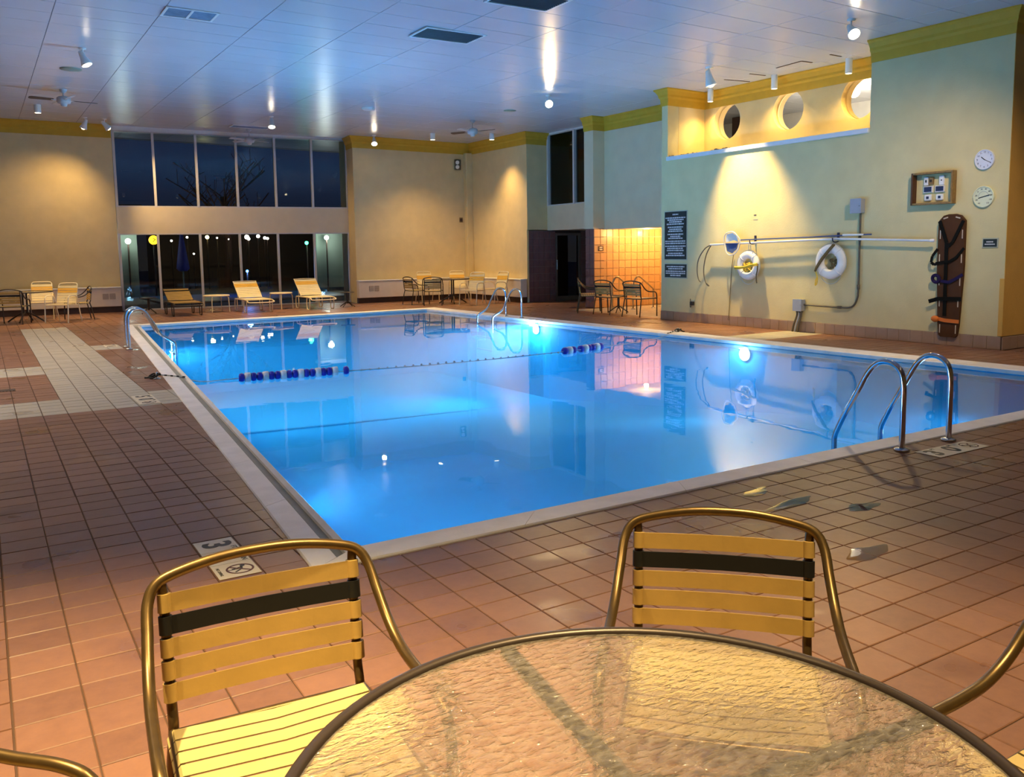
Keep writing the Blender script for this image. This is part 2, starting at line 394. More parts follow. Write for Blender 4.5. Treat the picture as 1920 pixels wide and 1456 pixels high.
# ------------------------------------------------------------------ layout
def cz(x, y): return 4.86-.0146*(x-13.6)+.0076*(y-21.1)         # ceiling is very slightly pitched
LO = lambda y: 1.290+.0803*(y-4.05)      # left coping, deck side
LI = lambda y: 1.580+.0836*(y-4.15)      # left coping, water side
RI = lambda y: 10.55-.035*(y-5.5)
RO = lambda y: RI(y)+.42
NO_, NI = 3.945, 4.15
FI = lambda x: 20.25+.04*(x-2.9)
FO = lambda x: FI(x)+.36
WZ = -.05
def meet_lf(L, F):
    y = 20.3
    for _ in range(20): x = L(y); y = F(x)
    return (x, y)
PI_ = [(LI(NI), NI), (RI(NI), NI), meet_lf(RI, FI), meet_lf(LI, FI)]       # inner corners NL NR FR FL
PO_ = [(LO(NO_), NO_), (RO(NO_), NO_), meet_lf(RO, FO), meet_lf(LO, FO)]

def clip(poly, a, b, c):
    """keep a*x+b*y<=c"""
    out = []
    for i in range(len(poly)):
        p, q = poly[i-1], poly[i]; dp = a*p[0]+b*p[1]-c; dq = a*q[0]+b*q[1]-c
        if (dp <= 0) != (dq <= 0):
            t = dp/(dp-dq); out.append((p[0]+(q[0]-p[0])*t, p[1]+(q[1]-p[1])*t))
        if dq <= 0: out.append(q)
    return out
def hp(p, q):
    """half plane to the left of p->q as (a,b,c) with a x+b y<=c"""
    dx, dy = q[0]-p[0], q[1]-p[1]; return (dy, -dx, dy*p[0]-dx*p[1])
NLo, NRo, FRo, FLo = PO_
regions = [
    [(0, 1, NO_)],                                                                        # near deck
    [(0, -1, -NO_), hp(NLo, FLo)],                                                       # left deck
    [(0, -1, -NO_), hp(FRo, NRo)],                                                       # right deck
    [hp(FLo, NLo), hp(NRo, FRo), hp(FLo, FRo)],                                           # far deck
]

# ------------------------------------------------------------------ floor, tiles
fb = MB()
for poly in ([(-9, -6), (22, -6), (22, NO_), (-9, NO_)],
             [(-9, NO_), NLo, FLo, (FLo[0], 29), (-9, 29)],
             [NRo, (22, NO_), (22, 29), (FRo[0], 29), FRo],
             [FLo, FRo, (FRo[0], 29), (FLo[0], 29)]):
    fb.prism(poly, -.25, -.006)
floor = struct(fb.build('floor', M['grout']))

def is_cream(x, y):
    yb = OY+30*GY
    if x < 1.9:
        if .64 < x < 1.53 and yb < y < 21.0: return True
        if yb < y < yb+5*GY: return True
        if x < .65 and OY+47*GY < y < OY+52*GY: return True
        if x > 1.5 and OY+61*GY < y < OY+65*GY: return True
    if x > 12.75 and 14.0 < y < 17.7: return True
    if x > 10.4 and OY+32*GY < y < OY+36*GY: return True
    return False
TG = .0045
def tile_mesh(name, m):
    b = MB(); x, y, c = GX/2-TG/2, GY/2-TG/2, .003
    b.add([(-x,-y,-.01),(x,-y,-.01),(x,y,-.01),(-x,y,-.01),(-x,-y,-c),(x,-y,-c),(x,y,-c),(-x,y,-c),(-x+c,-y+c,0),(x-c,-y+c,0),(x-c,y-c,0),(-x+c,y-c,0)],
          [(8,9,10,11),(4,5,9,8),(5,6,10,9),(6,7,11,10),(7,4,8,11),(0,1,5,4),(1,2,6,5),(2,3,7,6),(3,0,4,7)])
    o = b.build(name, m); me = o.data; bpy.data.objects.remove(o); return me
tm = {False: tile_mesh('tile', M['tile']), True: tile_mesh('tile', M['tilec'])}
full, stuffp = [], {False: MB(), True: MB()}
def inwalls(x, y):
    if y > 25.9-.107*(x-3.3)+.02: return False
    if x > 9.63 and y > 24.45: return False
    if x > 12.44 and 6.76 < y < 14.02: return False
    if x > 13.5 and y > 20.95: return False
    if x > 17.2: return False
    return True
for i in range(-16, 80):
    for j in range(-18, 118):
        x0, x1 = OX+i*GX, OX+(i+1)*GX; y0, y1 = OY+j*GY, OY+(j+1)*GY
        cx, cy = (x0+x1)/2, (y0+y1)/2
        if not inwalls(cx, cy): continue
        q = [(x0+TG/2, y0+TG/2), (x1-TG/2, y0+TG/2), (x1-TG/2, y1-TG/2), (x0+TG/2, y1-TG/2)]
        for hs in regions:
            r = q
            for h in hs: r = clip(r, *h) if r else r
            if not r or len(r) < 3: continue
            ar = abs(sum(r[k-1][0]*r[k][1]-r[k][0]*r[k-1][1] for k in range(len(r))))/2
            if ar < 2e-4: continue
            cr = is_cream(cx, cy)
            if ar > GX*GY*.92:
                pd = px_depth((cx, cy, 0)); vis = pd is not None and -40 < pd[0] < 1960 and pd[1] < 1496
                full.append((pd[2] if vis else 99+random.random(), cx, cy, cr))
            else:
                n = len(r); b = stuffp[cr]
                b.add([(p[0], p[1], -.01) for p in r]+[(p[0], p[1], 0) for p in r],
                      [tuple(range(n, 2*n))]+[(k, (k+1) % n, n+(k+1) % n, n+k) for k in range(n)])
full.sort(key=lambda t: t[0])
for n, (d, cx, cy, cr) in enumerate(full):
    dz = random.uniform(-.0008, .0008)
    if n < 298:
        o = bpy.data.objects.new('tile', tm[cr]); COL.objects.link(o); o.parent = floor; o.location = (cx, cy, dz)
    else:
        b = stuffp[cr]; x, y, c = GX/2-TG/2, GY/2-TG/2, .003
        b.add([(cx-x,cy-y,-.01),(cx+x,cy-y,-.01),(cx+x,cy+y,-.01),(cx-x,cy+y,-.01),(cx-x+c,cy-y+c,dz),(cx+x-c,cy-y+c,dz),(cx+x-c,cy+y-c,dz),(cx-x+c,cy+y-c,dz)],
              [(4,5,6,7),(0,1,5,4),(1,2,6,5),(2,3,7,6),(3,0,4,7)])
for cr in (False, True):
    o = stuffp[cr].build('tile_field', M['tilec'] if cr else M['tile'], floor); o['kind'] = 'stuff'

# ------------------------------------------------------------------ pool
pool = thing('swimming_pool', 'large blue lit swimming pool with white coping sunk in the tiled deck', 'pool', (0, 0, 0))
def lerp(a, b, t): return (a[0]+(b[0]-a[0])*t, a[1]+(b[1]-a[1])*t)
cp = MB()
NLi, NRi, FRi, FLi = PI_
def strip(b, o1, o2, i1, i2, z0, z1):
    b.prism([o1, o2, i2, i1], z0, z1)
# near and right and far copings are flat stones; split into stones about 1.2 m long
def coping_run(o1, o2, i1, i2, n, zt=.012):
    for k in range(n):
        a, b_ = k/n+.00015, (k+1)/n-.00015
        mb = MB(); p = [lerp(o1, o2, a), lerp(o1, o2, b_), lerp(i1, i2, b_), lerp(i1, i2, a)]
        k1 = .012/max(.05, (Vector(o1)-Vector(i1)).length)
        ins = [lerp(p[0], p[3], k1), lerp(p[1], p[2], k1), lerp(p[2], p[1], k1), lerp(p[3], p[0], k1)]
        mb.add([(q[0], q[1], -.16) for q in p]+[(q[0], q[1], zt-.008) for q in p]+[(q[0], q[1], zt) for q in ins],
               [(8,9,10,11)]+[(4+s, 4+(s+1) % 4, 8+(s+1) % 4, 8+s) for s in range(4)]+[(s, (s+1) % 4, 4+(s+1) % 4, 4+s) for s in range(4)]+[(3,2,1,0)])
        mb.build('coping_stone', M['coping'], pool)
coping_run(NLo, NRo, NLi, NRi, 8)
coping_run(NRo, FRo, NRi, FRi, 13)
coping_run(FRo, FLo, FRi, FLi, 6)
# left side: flat stones, an open gutter channel, then a rounded lip
def mixp(a, b, t): return lerp(a, b, t)
G1a, G1b = mixp(FLo, FLi, .54), mixp(NLo, NLi, .54)
G2a, G2b = mixp(FLo, FLi, .80), mixp(NLo, NLi, .80)
coping_run(FLo, NLo, G1a, G1b, 14)
gm = MB(); gm.prism([G1a, G1b, G2b, G2a], -.16, -.035); gm.build('gutter_channel', M['gutter'], pool)
lp = MB()
mid = lambda a, b: ((a[0]+b[0])/2, (a[1]+b[1])/2)
A, B = G2a, G2b; C_, D = FLi, NLi
lp.add([(A[0], A[1], -.16), (B[0], B[1], -.16), (D[0], D[1], -.16), (C_[0], C_[1], -.16), (A[0], A[1], -.012), (B[0], B[1], -.012), (D[0], D[1], -.03), (C_[0], C_[1], -.03),
        (mid(A, C_)[0], mid(A, C_)[1], .004), (mid(B, D)[0], mid(B, D)[1], .004)],
       [(0,4,8,7,3),(1,2,6,9,5),(0,1,5,4),(4,5,9,8),(8,9,6,7),(7,6,2,3)])
lp.build('gutter_lip', M['coping'], pool)
# basin: walls and a bottom that drops towards the far end
bs = MB()
def depth(y): return -.95 if y < 8 else (-.95-(y-8)*.10 if y < 15 else -1.65)
ys = [NI, 8, 15, None]
Lp = [NLi, (LI(8), 8), (LI(15), 15), FLi]; Rp = [NRi, (RI(8), 8), (RI(15), 15), FRi]
for k in range(3):
    a, b_, c, d = Lp[k], Lp[k+1], Rp[k+1], Rp[k]
    bs.add([(a[0], a[1], depth(a[1])), (d[0], d[1], depth(d[1])), (c[0], c[1], depth(c[1])), (b_[0], b_[1], depth(b_[1]))], [(0,1,2,3)])
    bs.add([(a[0], a[1], depth(a[1])), (b_[0], b_[1], depth(b_[1])), (b_[0], b_[1], -.04), (a[0], a[1], -.04)], [(0,1,2,3)])
    bs.add([(d[0], d[1], depth(d[1])), (c[0], c[1], depth(c[1])), (c[0], c[1], -.04), (d[0], d[1], -.04)], [(3,2,1,0)])
bs.add([(NLi[0], NLi[1], -.95), (NRi[0], NRi[1], -.95), (NRi[0], NRi[1], -.04), (NLi[0], NLi[1], -.04)], [(0,1,2,3)])
bs.add([(FLi[0], FLi[1], -1.65), (FRi[0], FRi[1], -1.65), (FRi[0], FRi[1], -.04), (FLi[0], FLi[1], -.04)], [(3,2,1,0)])
bs.build('basin', M['basin'], pool)
bl = MB(); bl.bar((3.2, 15.3, -1.63), (10.1, 14.55, -1.63), .08, .02); bl.build('bottom_line', M['basinline'], pool)
wt = MB(); wt.add([(*p, WZ) for p in PI_], [(0,1,2,3)])
wt.build('water', M['water'], pool)
vb = MB(); vb.prism(PI_, -2.2, WZ-.003); vb.build('water_body', M['waterbody'], pool)

# underwater lights, set in the side walls
for n, (x, y, dx, dy, pw, lb) in enumerate((
        (LI(9.6), 9.6, 1, 0, 34, 'round underwater light glowing in the left pool wall beside the lane rope'),
        (LI(15.6), 15.6, 1, 0, 400, 'round underwater light glowing in the left pool wall under the handrails'),
        (RI(9.7), 9.7, -1, 0, 70, 'round underwater light glowing in the right pool wall below the life rings'),
        (RI(15.5), 15.5, -1, 0, 600, 'round underwater light glowing in the right pool wall by the far ladder'),
        (LI(5.6), 5.6, 1, 0, 85, 'added underwater light hidden in the left pool wall, brightening the near end'),  # this and the next are hidden lamps added to brighten the near water
        (7.6, NI, 0, 1, 105, 'added underwater light hidden in the near pool wall, brightening the near water'))):
    t = thing('pool_light', lb, 'pool light', (x+.002*dx, y+.002*dy, -.185), 0, 'underwater lights')
    D3 = Vector((dx, dy, 0))
    b = MB(); b.torus(D3*.015, .115, .016, D3, 24, 8); b.build('rim', M['chrome'], t)
    b = MB(); b.lathe([(.11, 0), (.10, .02), (.06, .035), (.0005, .04)], (0, 0, 0), 20, D3); b.build('lens', M['poolbulb'], t)
    l = lamp('SPOT', tuple(D3*.10), pw*1.9, POOLC, None, None, .2, 125, .9); l.parent = t
    l.rotation_euler = (D3+Vector((0, 0, .10))).to_track_quat('-Z', 'Y').to_euler()
    l2 = lamp('POINT', tuple(D3*.16), pw*.14, POOLC, None, None, .12); l2.parent = t

# ------------------------------------------------------------------ ceiling
cb = MB()
def cpt(x, y, dz): return (x, y, cz(x, y)+dz)
X0, X1, Y0, Y1 = -9, 22, -6, 29
cb.add([cpt(X0,Y0,.006),cpt(X1,Y0,.006),cpt(X1,Y1,.006),cpt(X0,Y1,.006),cpt(X0,Y0,.3),cpt(X1,Y0,.3),cpt(X1,Y1,.3),cpt(X0,Y1,.3)],
       [(0,3,2,1),(4,5,6,7),(0,1,5,4),(1,2,6,5),(2,3,7,6),(3,0,4,7)])
ceiling = struct(cb.build('ceiling', M['ceilgap']))
PXC, PYC, CX0, CY0 = 1.32, .624, 3.77, 11.69
cl_list = []
holes = [(2.46, 3.14, 12.95, 13.40), (6.0, 6.99, 12.02, 12.6), (6.05, 7.05, 9.8, 10.37), (6.06, 7.08, 23.95, 24.36)]
for i in range(-10, 13):
    for j in range(-27, 27):
        x0, y0 = CX0+i*PXC, CY0+j*PYC
        pd = px_depth((x0+PXC/2, y0+PYC/2, cz(x0+PXC/2, y0+PYC/2)))
        vis = pd is not None and -80 < pd[0] < 2000 and pd[1] > -60 and y0 < 26 and x0 < 13.6
        cl_list.append((pd[2] if vis else 99+abs(y0), x0, y0))
cl_list.sort()
cst = MB(); cg = .003
for n, (d, x0, y0) in enumerate(cl_list):
    x1, y1 = x0+PXC, y0+PYC; c = .004; drop = random.uniform(-.0015, .0015)
    def pt(x, y, dz): return (x, y, cz(x, y)+dz)
    vs_ = [pt(x0+cg,y0+cg,.007),pt(x1-cg,y0+cg,.007),pt(x1-cg,y1-cg,.007),pt(x0+cg,y1-cg,.007),pt(x0+cg+c,y0+cg+c,drop),pt(x1-cg-c,y0+cg+c,drop),pt(x1-cg-c,y1-cg-c,drop),pt(x0+cg+c,y1-cg-c,drop)]
    fs = [(7,6,5,4),(4,5,1,0),(5,6,2,1),(6,7,3,2),(7,4,0,3)]
    if n < 298 and d < 90:
        b = MB(); b.add(vs_, fs); b.build('ceiling_panel', M['ceil'], ceiling)
    else: cst.add(vs_, fs)
o = cst.build('ceiling_panel_field', M['ceil'], ceiling); o['kind'] = 'stuff'

# ------------------------------------------------------------------ walls
def wall_quad(name, a, b, z0, z1, thick, m, side=1):
    """vertical wall from a to b, thick away from the room (left of a->b times side)"""
    d = Vector((b[0]-a[0], b[1]-a[1])).normalized(); n = Vector((-d.y, d.x))*side*thick
    mb = MB(); mb.prism([a, b, (b[0]+n.x, b[1]+n.y), (a[0]+n.x, a[1]+n.y)], z0, z1)
    return struct(mb.build(name, m))
WL, WR = (3.30, 25.90), (9.75, 25.205)
dW = Vector((WR[0]-WL[0], WR[1]-WL[1])).normalized(); nW = Vector((-dW.y, dW.x))
def onW(t, off=0): return (WL[0]+dW.x*t+nW.x*off, WL[1]+dW.y*t+nW.y*off)
LW = (Vector(WR)-Vector(WL)).length
wall_quad('wall_left', (-9, 25.9+.107*12.3), (3.29, 25.90), -.2, 5.4, .4, M['wall'])
# window wall: solid band between the two rows of panes, header
band = wall_quad('wall_window_band', WL, WR, 2.13, 2.86, .30, M['wall_cream'])
wall_quad('wall_window_header', WL, WR, 4.90, 5.4, .3, M['white'])
Apt, Bpt, Cpt = (9.63, 24.45), (13.5, 24.30), (13.5, 20.95)
mb = MB(); mb.prism([Apt, (13.9, 24.285), (13.9, 26), (9.80, 26), (9.80, 25.2), (9.72, 25.19)], -.2, 5.4); struct(mb.build('wall_back', M['wall']))
mb = MB(); mb.prism([(13.5, 24.3), (13.5, 20.95), (16.6, 20.95), (16.6, 24.3)], 2.10, 5.4); struct(mb.build('wall_corner', M['wall']))
mb = MB(); mb.prism([(13.5, 24.3), (13.5, 21.15), (14.5, 21.15), (14.5, 24.3)], -.2, 2.10); struct(mb.build('wall_corner_base', M['wall']))
# strip of -X face below 2.1 between 20.95 and 21.15
mb = MB(); mb.prism([(13.5, 21.15), (13.5, 20.975), (13.56, 20.975), (13.56, 21.15)], -.2, 2.10); struct(mb.build('wall_corner_edge', M['wall']))
# wall over the doorway recess, with the upper window
XU = 14.2
def yzbox(x0, x1, y0, y1, z0, z1, name, m):
    b = MB(); b.box(x0, x1, y0, y1, z0, z1); return struct(b.build(name, m))
yzbox(XU, XU+.3, 17.9, 20.95, 2.08, 2.78, 'wall_window_spandrel', M['wall_cream'])
yzbox(XU, XU+.3, 17.9, 20.95, 4.82, 5.4, 'wall_upper_header', M['white'])
yzbox(XU+.3, 16.6, 17.9, 20.95, 2.08, 2.2, 'wall_recess_soffit', M['wall_cream'])
# pilaster
yzbox(13.39, 13.75, 17.67, 18.05, 2.04, 5.4, 'pillar_cream', M['wall_cream'])
yzbox(13.43, 13.75, 17.70, 18.02, -.2, 2.04, 'pillar_core', M['groutd'])
yzbox(13.75, 17.4, 17.70, 17.9, -.2, 2.04, 'wall_alcove_back', M['groutl'])
yzbox(13.75, 13.95, 13.95, 18.05, 2.02, 5.4, 'wall_bulkhead', M['wall_cream'])
yzbox(13.95, 17.4, 14.0, 18.05, 2.02, 2.2, 'wall_alcove_soffit', M['wall_cream'])
yzbox(13.95, 17.4, 17.75, 18.05, 2.2, 5.4, 'wall_upper_side', M['white'])
yzbox(17.2, 17.4, 14.0, 21.2, -.2, 2.1, 'wall_alcove_end', M['wall_ochre'])
# doorway wall behind the recess
yzbox(13.56, 14.50, 21.0, 21.2, -.2, 2.08, 'wall_door_side', M['groutd'])
yzbox(15.42, 17.3, 21.0, 21.2, -.2, 2.08, 'wall_door_far_side', M['groutd'])
yzbox(14.4, 15.5, 21.0, 21.2, 1.99, 2.2, 'wall_door_head', M['toe'])
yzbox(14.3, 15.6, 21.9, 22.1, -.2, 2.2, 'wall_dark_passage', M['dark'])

def wall_tiles(parent, origin, du, dv, nu, nv, m, normal, pu, pv, gap=.006, name='wall_tile', skip=None, th=.02, cap=None):
    """real tiles laid from origin along du, dv"""
    b = MB(); x, y, c = pu-gap, pv-gap, .003
    U, V, W_ = Vector(du), Vector(dv), Vector(normal)
    def P(u, v, w_): return U*u+V*v+W_*w_
    b.add([P(0,0,0),P(x,0,0),P(x,y,0),P(0,y,0),P(0,0,th-c),P(x,0,th-c),P(x,y,th-c),P(0,y,th-c),P(c,c,th),P(x-c,c,th),P(x-c,y-c,th),P(c,y-c,th)],
          [(8,9,10,11),(4,5,9,8),(5,6,10,9),(6,7,11,10),(7,4,8,11),(0,1,5,4),(1,2,6,5),(2,3,7,6),(3,0,4,7)])
    o = b.build(name, m, parent); me = o.data; first = True
    for i in range(nu):
        for j in range(nv):
            if skip and skip(i, j): continue
            loc = Vector(origin)+U*(i*pu+gap/2)+V*(j*pv+gap/2)+W_*random.uniform(-.001, .001)
            if first: o.location = loc; first = False
            else:
                q = bpy.data.objects.new(name, me); COL.objects.link(q); q.parent = parent; q.location = loc
    return o
def ob(n): return bpy.data.objects[n]
wall_tiles(ob('wall_alcove_back'), (13.42, 17.70, .01), (1, 0, 0), (0, 0, 1), 17, 10, M['walltile'], (0, -1, 0), .203, .202, gap=.013)
wall_tiles(ob('pillar_core'), (13.43, 18.04, .01), (0, -1, 0), (0, 0, 1), 2, 10, M['darktile'], (-1, 0, 0), .183, .202, gap=.010)
wall_tiles(ob('wall_door_side'), (13.52, 21.0, .01), (1, 0, 0), (0, 0, 1), 5, 10, M['darktile'], (0, -1, 0), .196, .205, gap=.010)
wall_tiles(ob('wall_door_far_side'), (15.44, 21.0, .01), (1, 0, 0), (0, 0, 1), 6, 10, M['darktile'], (0, -1, 0), .196, .205, gap=.010)

# right wall with the life rings: block with a high open niche
XW = 12.45
rw = MB(); rw.box(XW, 13.5, 6.75, 14.03, -.2, 3.36); rw.box(XW, 13.5, 13.85, 14.03, 3.36, 5.4); rw.box(XW, 13.5, 6.75, 9.02, 3.36, 5.4)
wall_right = struct(rw.build('wall_right', M['wall_pale']))
mb = MB(); mb.box(12.75, 13.48, 13.845, 13.85, 3.43, 4.9); struct(mb.build('wall_niche_side', M['wall']))
# niche back wall with three round openings
nb = MB(); RY = [13.2, 11.6, 10.02]; RZ, RR, RX0, RX1 = 4.14, .37, 13.5, 13.78
edges = [13.99, 12.4, 10.81, 9.02]
for k, yc in enumerate(RY):
    ya, yb_, za, zb = edges[k+1], edges[k], 3.36, 5.0
    n = 40
    ring = [(yc+RR*math.cos(2*PI*q/n), RZ+RR*math.sin(2*PI*q/n)) for q in range(n)]
    def outer(q):
        c, s_ = math.cos(2*PI*q/n), math.sin(2*PI*q/n); t = 1e9
        if c > 1e-6: t = min(t, (yb_-yc)/c)
        if c < -1e-6: t = min(t, (ya-yc)/c)
        if s_ > 1e-6: t = min(t, (zb-RZ)/s_)
        if s_ < -1e-6: t = min(t, (za-RZ)/s_)
        return (yc+c*t, RZ+s_*t)
    out = [outer(q) for q in range(n)]
    for x, flip in ((RX0, 1), (RX1, 0)):
        nb.add([(x, p[0], p[1]) for p in ring]+[(x, p[0], p[1]) for p in out], [((q, (q+1) % n, n+(q+1) % n, n+q) if flip else (n+q, n+(q+1) % n, (q+1) % n, q)) for q in range(n)])
        nb.add([(x, ya, za), (x, yb_, za), (x, yb_, zb), (x, ya, zb)], [])
        # corner fillers
        for cyy, czz in ((ya, za), (yb_, za), (yb_, zb), (ya, zb)):
            qs = sorted(range(n), key=lambda q: (out[q][0]-cyy)**2+(out[q][1]-czz)**2)[:6]
            e1 = min((q for q in qs if abs(out[q][0]-cyy) < 1e-6), key=lambda q: abs(out[q][1]-czz), default=None)
            e2 = min((q for q in qs if abs(out[q][1]-czz) < 1e-6), key=lambda q: abs(out[q][0]-cyy), default=None)
            if e1 is not None and e2 is not None and e1 != e2:
                nb.add([(x, cyy, czz), (x, *out[e1]), (x, *out[e2])], [(0, 1, 2)])
    nb.add([(RX0, p[0], p[1]) for p in ring]+[(RX1, p[0], p[1]) for p in ring], [(q, n+q, n+(q+1) % n, (q+1) % n) for q in range(n)], True)
struct(nb.build('wall_niche_back', M['wall']))
for k, yc in enumerate(RY):
    t = tag(bpy.data.objects.new('window_%d' % (k+3), None)); COL.objects.link(t); t.location = (RX0, yc, RZ); struct(t)
    b = MB(); b.lathe([(RR+.015, -.02), (RR+.015, .012), (RR-.012, .012), (RR-.012, -.02)], (.14, 0, 0), 40, (1, 0, 0), caps=False); b.build('window_ring', M['wall'], t)
# room seen through the round openings
yzbox(17.2, 17.4, 8.5, 17.75, 2.9, 5.3, 'wall_upper_room', M['white'])
yzbox(13.96, 17.2, 8.5, 17.75, 2.9, 3.1, 'floor_upper_room', M['white'])
b = MB(); b.box(16.2, 16.6, 15.2, 15.66, 3.1, 4.72); tag(b.build('dark_cabinet', M['toe']), 'dark cabinet standing in the lit room behind the first round opening', 'cabinet')
# sill
b = MB(); b.bbox(12.40, 13.5, 9.02, 13.85, 3.345, 3.425, .008); struct(b.build('trim_1', M['sill']))
# end return of the right wall (faces the near deck)
yzbox(13.5, 22, 6.75, 6.95, -.2, 5.4, 'wall_near_right', M['wall_ochre'])
b = MB(); b.box(12.453, 13.5, 6.743, 6.75, .2, 5.0); struct(b.build('wall_return_face', M['wall_ochre']))
# walls behind the camera
yzbox(-9.2, -9, -6, 29, -.2, 5.4, 'wall_far_left', M['wall'])
yzbox(-9, 22, -6.2, -6, -.2, 5.4, 'wall_rear', M['wall'])
yzbox(22, 22.2, -6, 7, -.2, 5.4, 'wall_far_right', M['wall'])

# baseboards
b = MB(); b.box(12.445, 12.46, 6.75, 14.03, -.01, .19); bb = struct(b.build('baseboard_right', M['grout']))
wall_tiles(bb, (12.445, 14.03, 0), (0, -1, 0), (0, 0, 1), 36, 1, M['basetile'], (-1, 0, 0), .2022, .19, gap=.004, name='base_tile', th=.014)
b = MB(); b.box(12.43, 22, 6.735, 6.75, -.01, .19); bb2 = struct(b.build('baseboard_return', M['grout']))
wall_tiles(bb2, (12.432, 6.735, 0), (1, 0, 0), (0, 0, 1), 16, 1, M['basetile'], (0, -1, 0), .2022, .19, gap=.004, name='base_tile', th=.014)
b = MB(); b.bbox(12.425, 12.45, 6.73, 6.80, .2, 1.03, .004); struct(b.build('trim_2', M['wall_ochre']))

# crown mouldings (profile swept along each wall run)
def crown(name, pts, outs):
    prof = [(0, -.34), (.015, -.34), (.02, -.30), (.03, -.20), (.055, -.16), (.06, -.12), (.10, -.05), (.13, -.02), (.13, .02), (0, .02)]
    mb = MB(); n = len(prof); vs_ = []
    for (x, y), (ox, oy) in zip(pts, outs):
        z = cz(x, y)
        for d, h in prof: vs_.append((x+ox*d, y+oy*d, z+h))
    fs = [(i*n+k, i*n+(k+1) % n, (i+1)*n+(k+1) % n, (i+1)*n+k) for i in range(len(pts)-1) for k in range(n)]
    fs += [tuple(range(n)), tuple(reversed(range((len(pts)-1)*n, len(pts)*n)))]
    mb.add(vs_, fs); return struct(mb.build(name, M['crown']))
crown('trim_3', [(-9, 25.9+.107*12.3), (3.28, 25.9)], [(-.107, -1), (-.107, -1)])
crown('trim_4', [(9.72, 25.19), Apt, Bpt, Cpt, (14.2, 20.95)], [(-1, -.1), (-1, -1), (-1, -1), (-1, -1), (0, -1)])
crown('trim_5', [(13.39, 18.05), (13.39, 17.67), (13.75, 17.67), (13.75, 14.03)], [(-1, 0), (-1, -1), (-1, -1), (-1, 0)])
crown('trim_6', [(XW, 9.02), (XW, 6.75), (22, 6.75)], [(-1, 0), (-1, -1), (0, -1)])
crown('trim_7', [(13.5, 14.03), (XW, 14.03), (XW, 13.85), (13.5, 13.85), (13.5, 9.02)], [(0, 1), (-1, 1), (-1, -1), (-1, -1), (-1, 0)])

# ------------------------------------------------------------------ windows
def winrow(name, z0, z1, ts, offs=.10):
    t = tag(bpy.data.objects.new(name, None)); COL.objects.link(t); struct(t)
    zt = (lambda x, y: min(z1, cz(x, y)-.0)) 
    for k in range(len(ts)):
        a = onW(ts[k], -.01); c = onW(ts[k], .10)
        mb = MB(); d = dW*.032
        mb.prism([(a[0]-d.x, a[1]-d.y), (a[0]+d.x, a[1]+d.y), (c[0]+d.x, c[1]+d.y), (c[0]-d.x, c[1]-d.y)], z0, z1)
        mb.build('mullion', M['alu'], t)
    for zz, hh in ((z0, .035), (z1-.03, .03)):
        mb = MB(); p = [onW(ts[0], 0), onW(ts[-1], 0), onW(ts[-1], .09), onW(ts[0], .09)]; mb.prism(p, zz, zz+hh); mb.build('window_rail', M['alu'], t)
    for k in range(len(ts)-1):
        p = [onW(ts[k]+.03, .05), onW(ts[k+1]-.03, .05), onW(ts[k+1]-.03, .058), onW(ts[k]+.03, .058)]
        mb = MB(); mb.prism(p, z0+.03, z1-.03); mb.build('window_pane', M['glass'], t)
    return t
TS = [.03, 1.02, 2.14, 3.23, 4.32, 5.40, 6.46]
winrow('window_1', 2.86, 4.92, TS)
winrow('window_2', .0, 2.13, TS)
t = tag(bpy.data.objects.new('window_6', None)); COL.objects.link(t); struct(t)
for y in (20.90, 19.62, 18.3):
    b = MB(); b.box(XU-.02, XU+.1, y-.035, y+.035, 2.78, 4.82); b.build('mullion', M['alu'], t)
for z in (2.78, 4.79):
    b = MB(); b.box(XU, XU+.09, 17.95, 20.95, z, z+.03); b.build('window_rail', M['alu'], t)
for y0, y1 in ((19.65, 20.87), (18.33, 19.59)):
    b = MB(); b.box(XU+.05, XU+.058, y0, y1, 2.81, 4.79); b.build('window_pane', M['glass'], t)
# glass door in the recess
t = tag(bpy.data.objects.new('door_1', None)); COL.objects.link(t); struct(t); t.location = (14.5, 21.0, 0)
for x0, x1, z0, z1 in ((0, .07, 0, 2.0), (.85, .92, 0, 2.0), (.07, .85, 1.93, 2.0), (.07, .85, 0, .14)):
    b = MB(); b.box(x0, x1, -.02, .06, z0, z1); b.build('door_frame', M['doorgrey'], t)
b = MB(); b.box(.07, .85, .015, .025, .14, 1.93); b.build('door_pane', M['glass'], t)
b = MB(); b.bbox(.015, .055, -.07, -.02, .92, 1.22, .008); b.build('door_handle', M['chrome'], t)

# ------------------------------------------------------------------ baseboard heaters
def heater(name, a, b_, depth_, label, grilles, ret=None):
    """cabinet against a wall, from a to b along the room side face"""
    d = Vector((b_[0]-a[0], b_[1]-a[1])); L = d.length
    t = thing(name, label, 'heater', (a[0], a[1], 0), math.atan2(d.y, d.x), 'wall heaters')
    m = MB(); m.bbox(0, L, 0, depth_, .16, .655, .01); m.build('cabinet', M['heater'], t)
    m = MB(); m.bbox(-.012, L+.012, -.02, depth_, .655, .69, .008); m.build('top_ledge', M['white'], t)
    m = MB(); m.box(.0, L, .05, depth_, -.004, .16); m.build('base', M['toe'], t)
    for g in grilles:
        for k in (0, 1):
            m = MB(); m.box(g+k*.17, g+k*.17+.145, -.006, .004, .36, .51); q = m.build('grille', M['heatgrille'], t)
            m = MB()
            for r in range(6): m.box(g+k*.17+.005, g+k*.17+.14, -.011, -.004, .372+r*.023, .380+r*.023)
            m.build('louvre', M['heater'], q)
    return t
heater('wall_heater', (-4.0, 26.05), (3.24, 25.50), .38, 'long white wall heater under the plain yellow wall beside the windows', [6.8, 4.6])
heater('wall_heater', (9.60, 24.22), (13.26, 24.08), .2, 'long white wall heater along the yellow wall behind the middle table', [.32, 1.75])
heater('wall_heater', (13.26, 24.06), (13.26, 20.97), .22, 'white wall heater on the short side wall next to the dark tiled doorway', [])

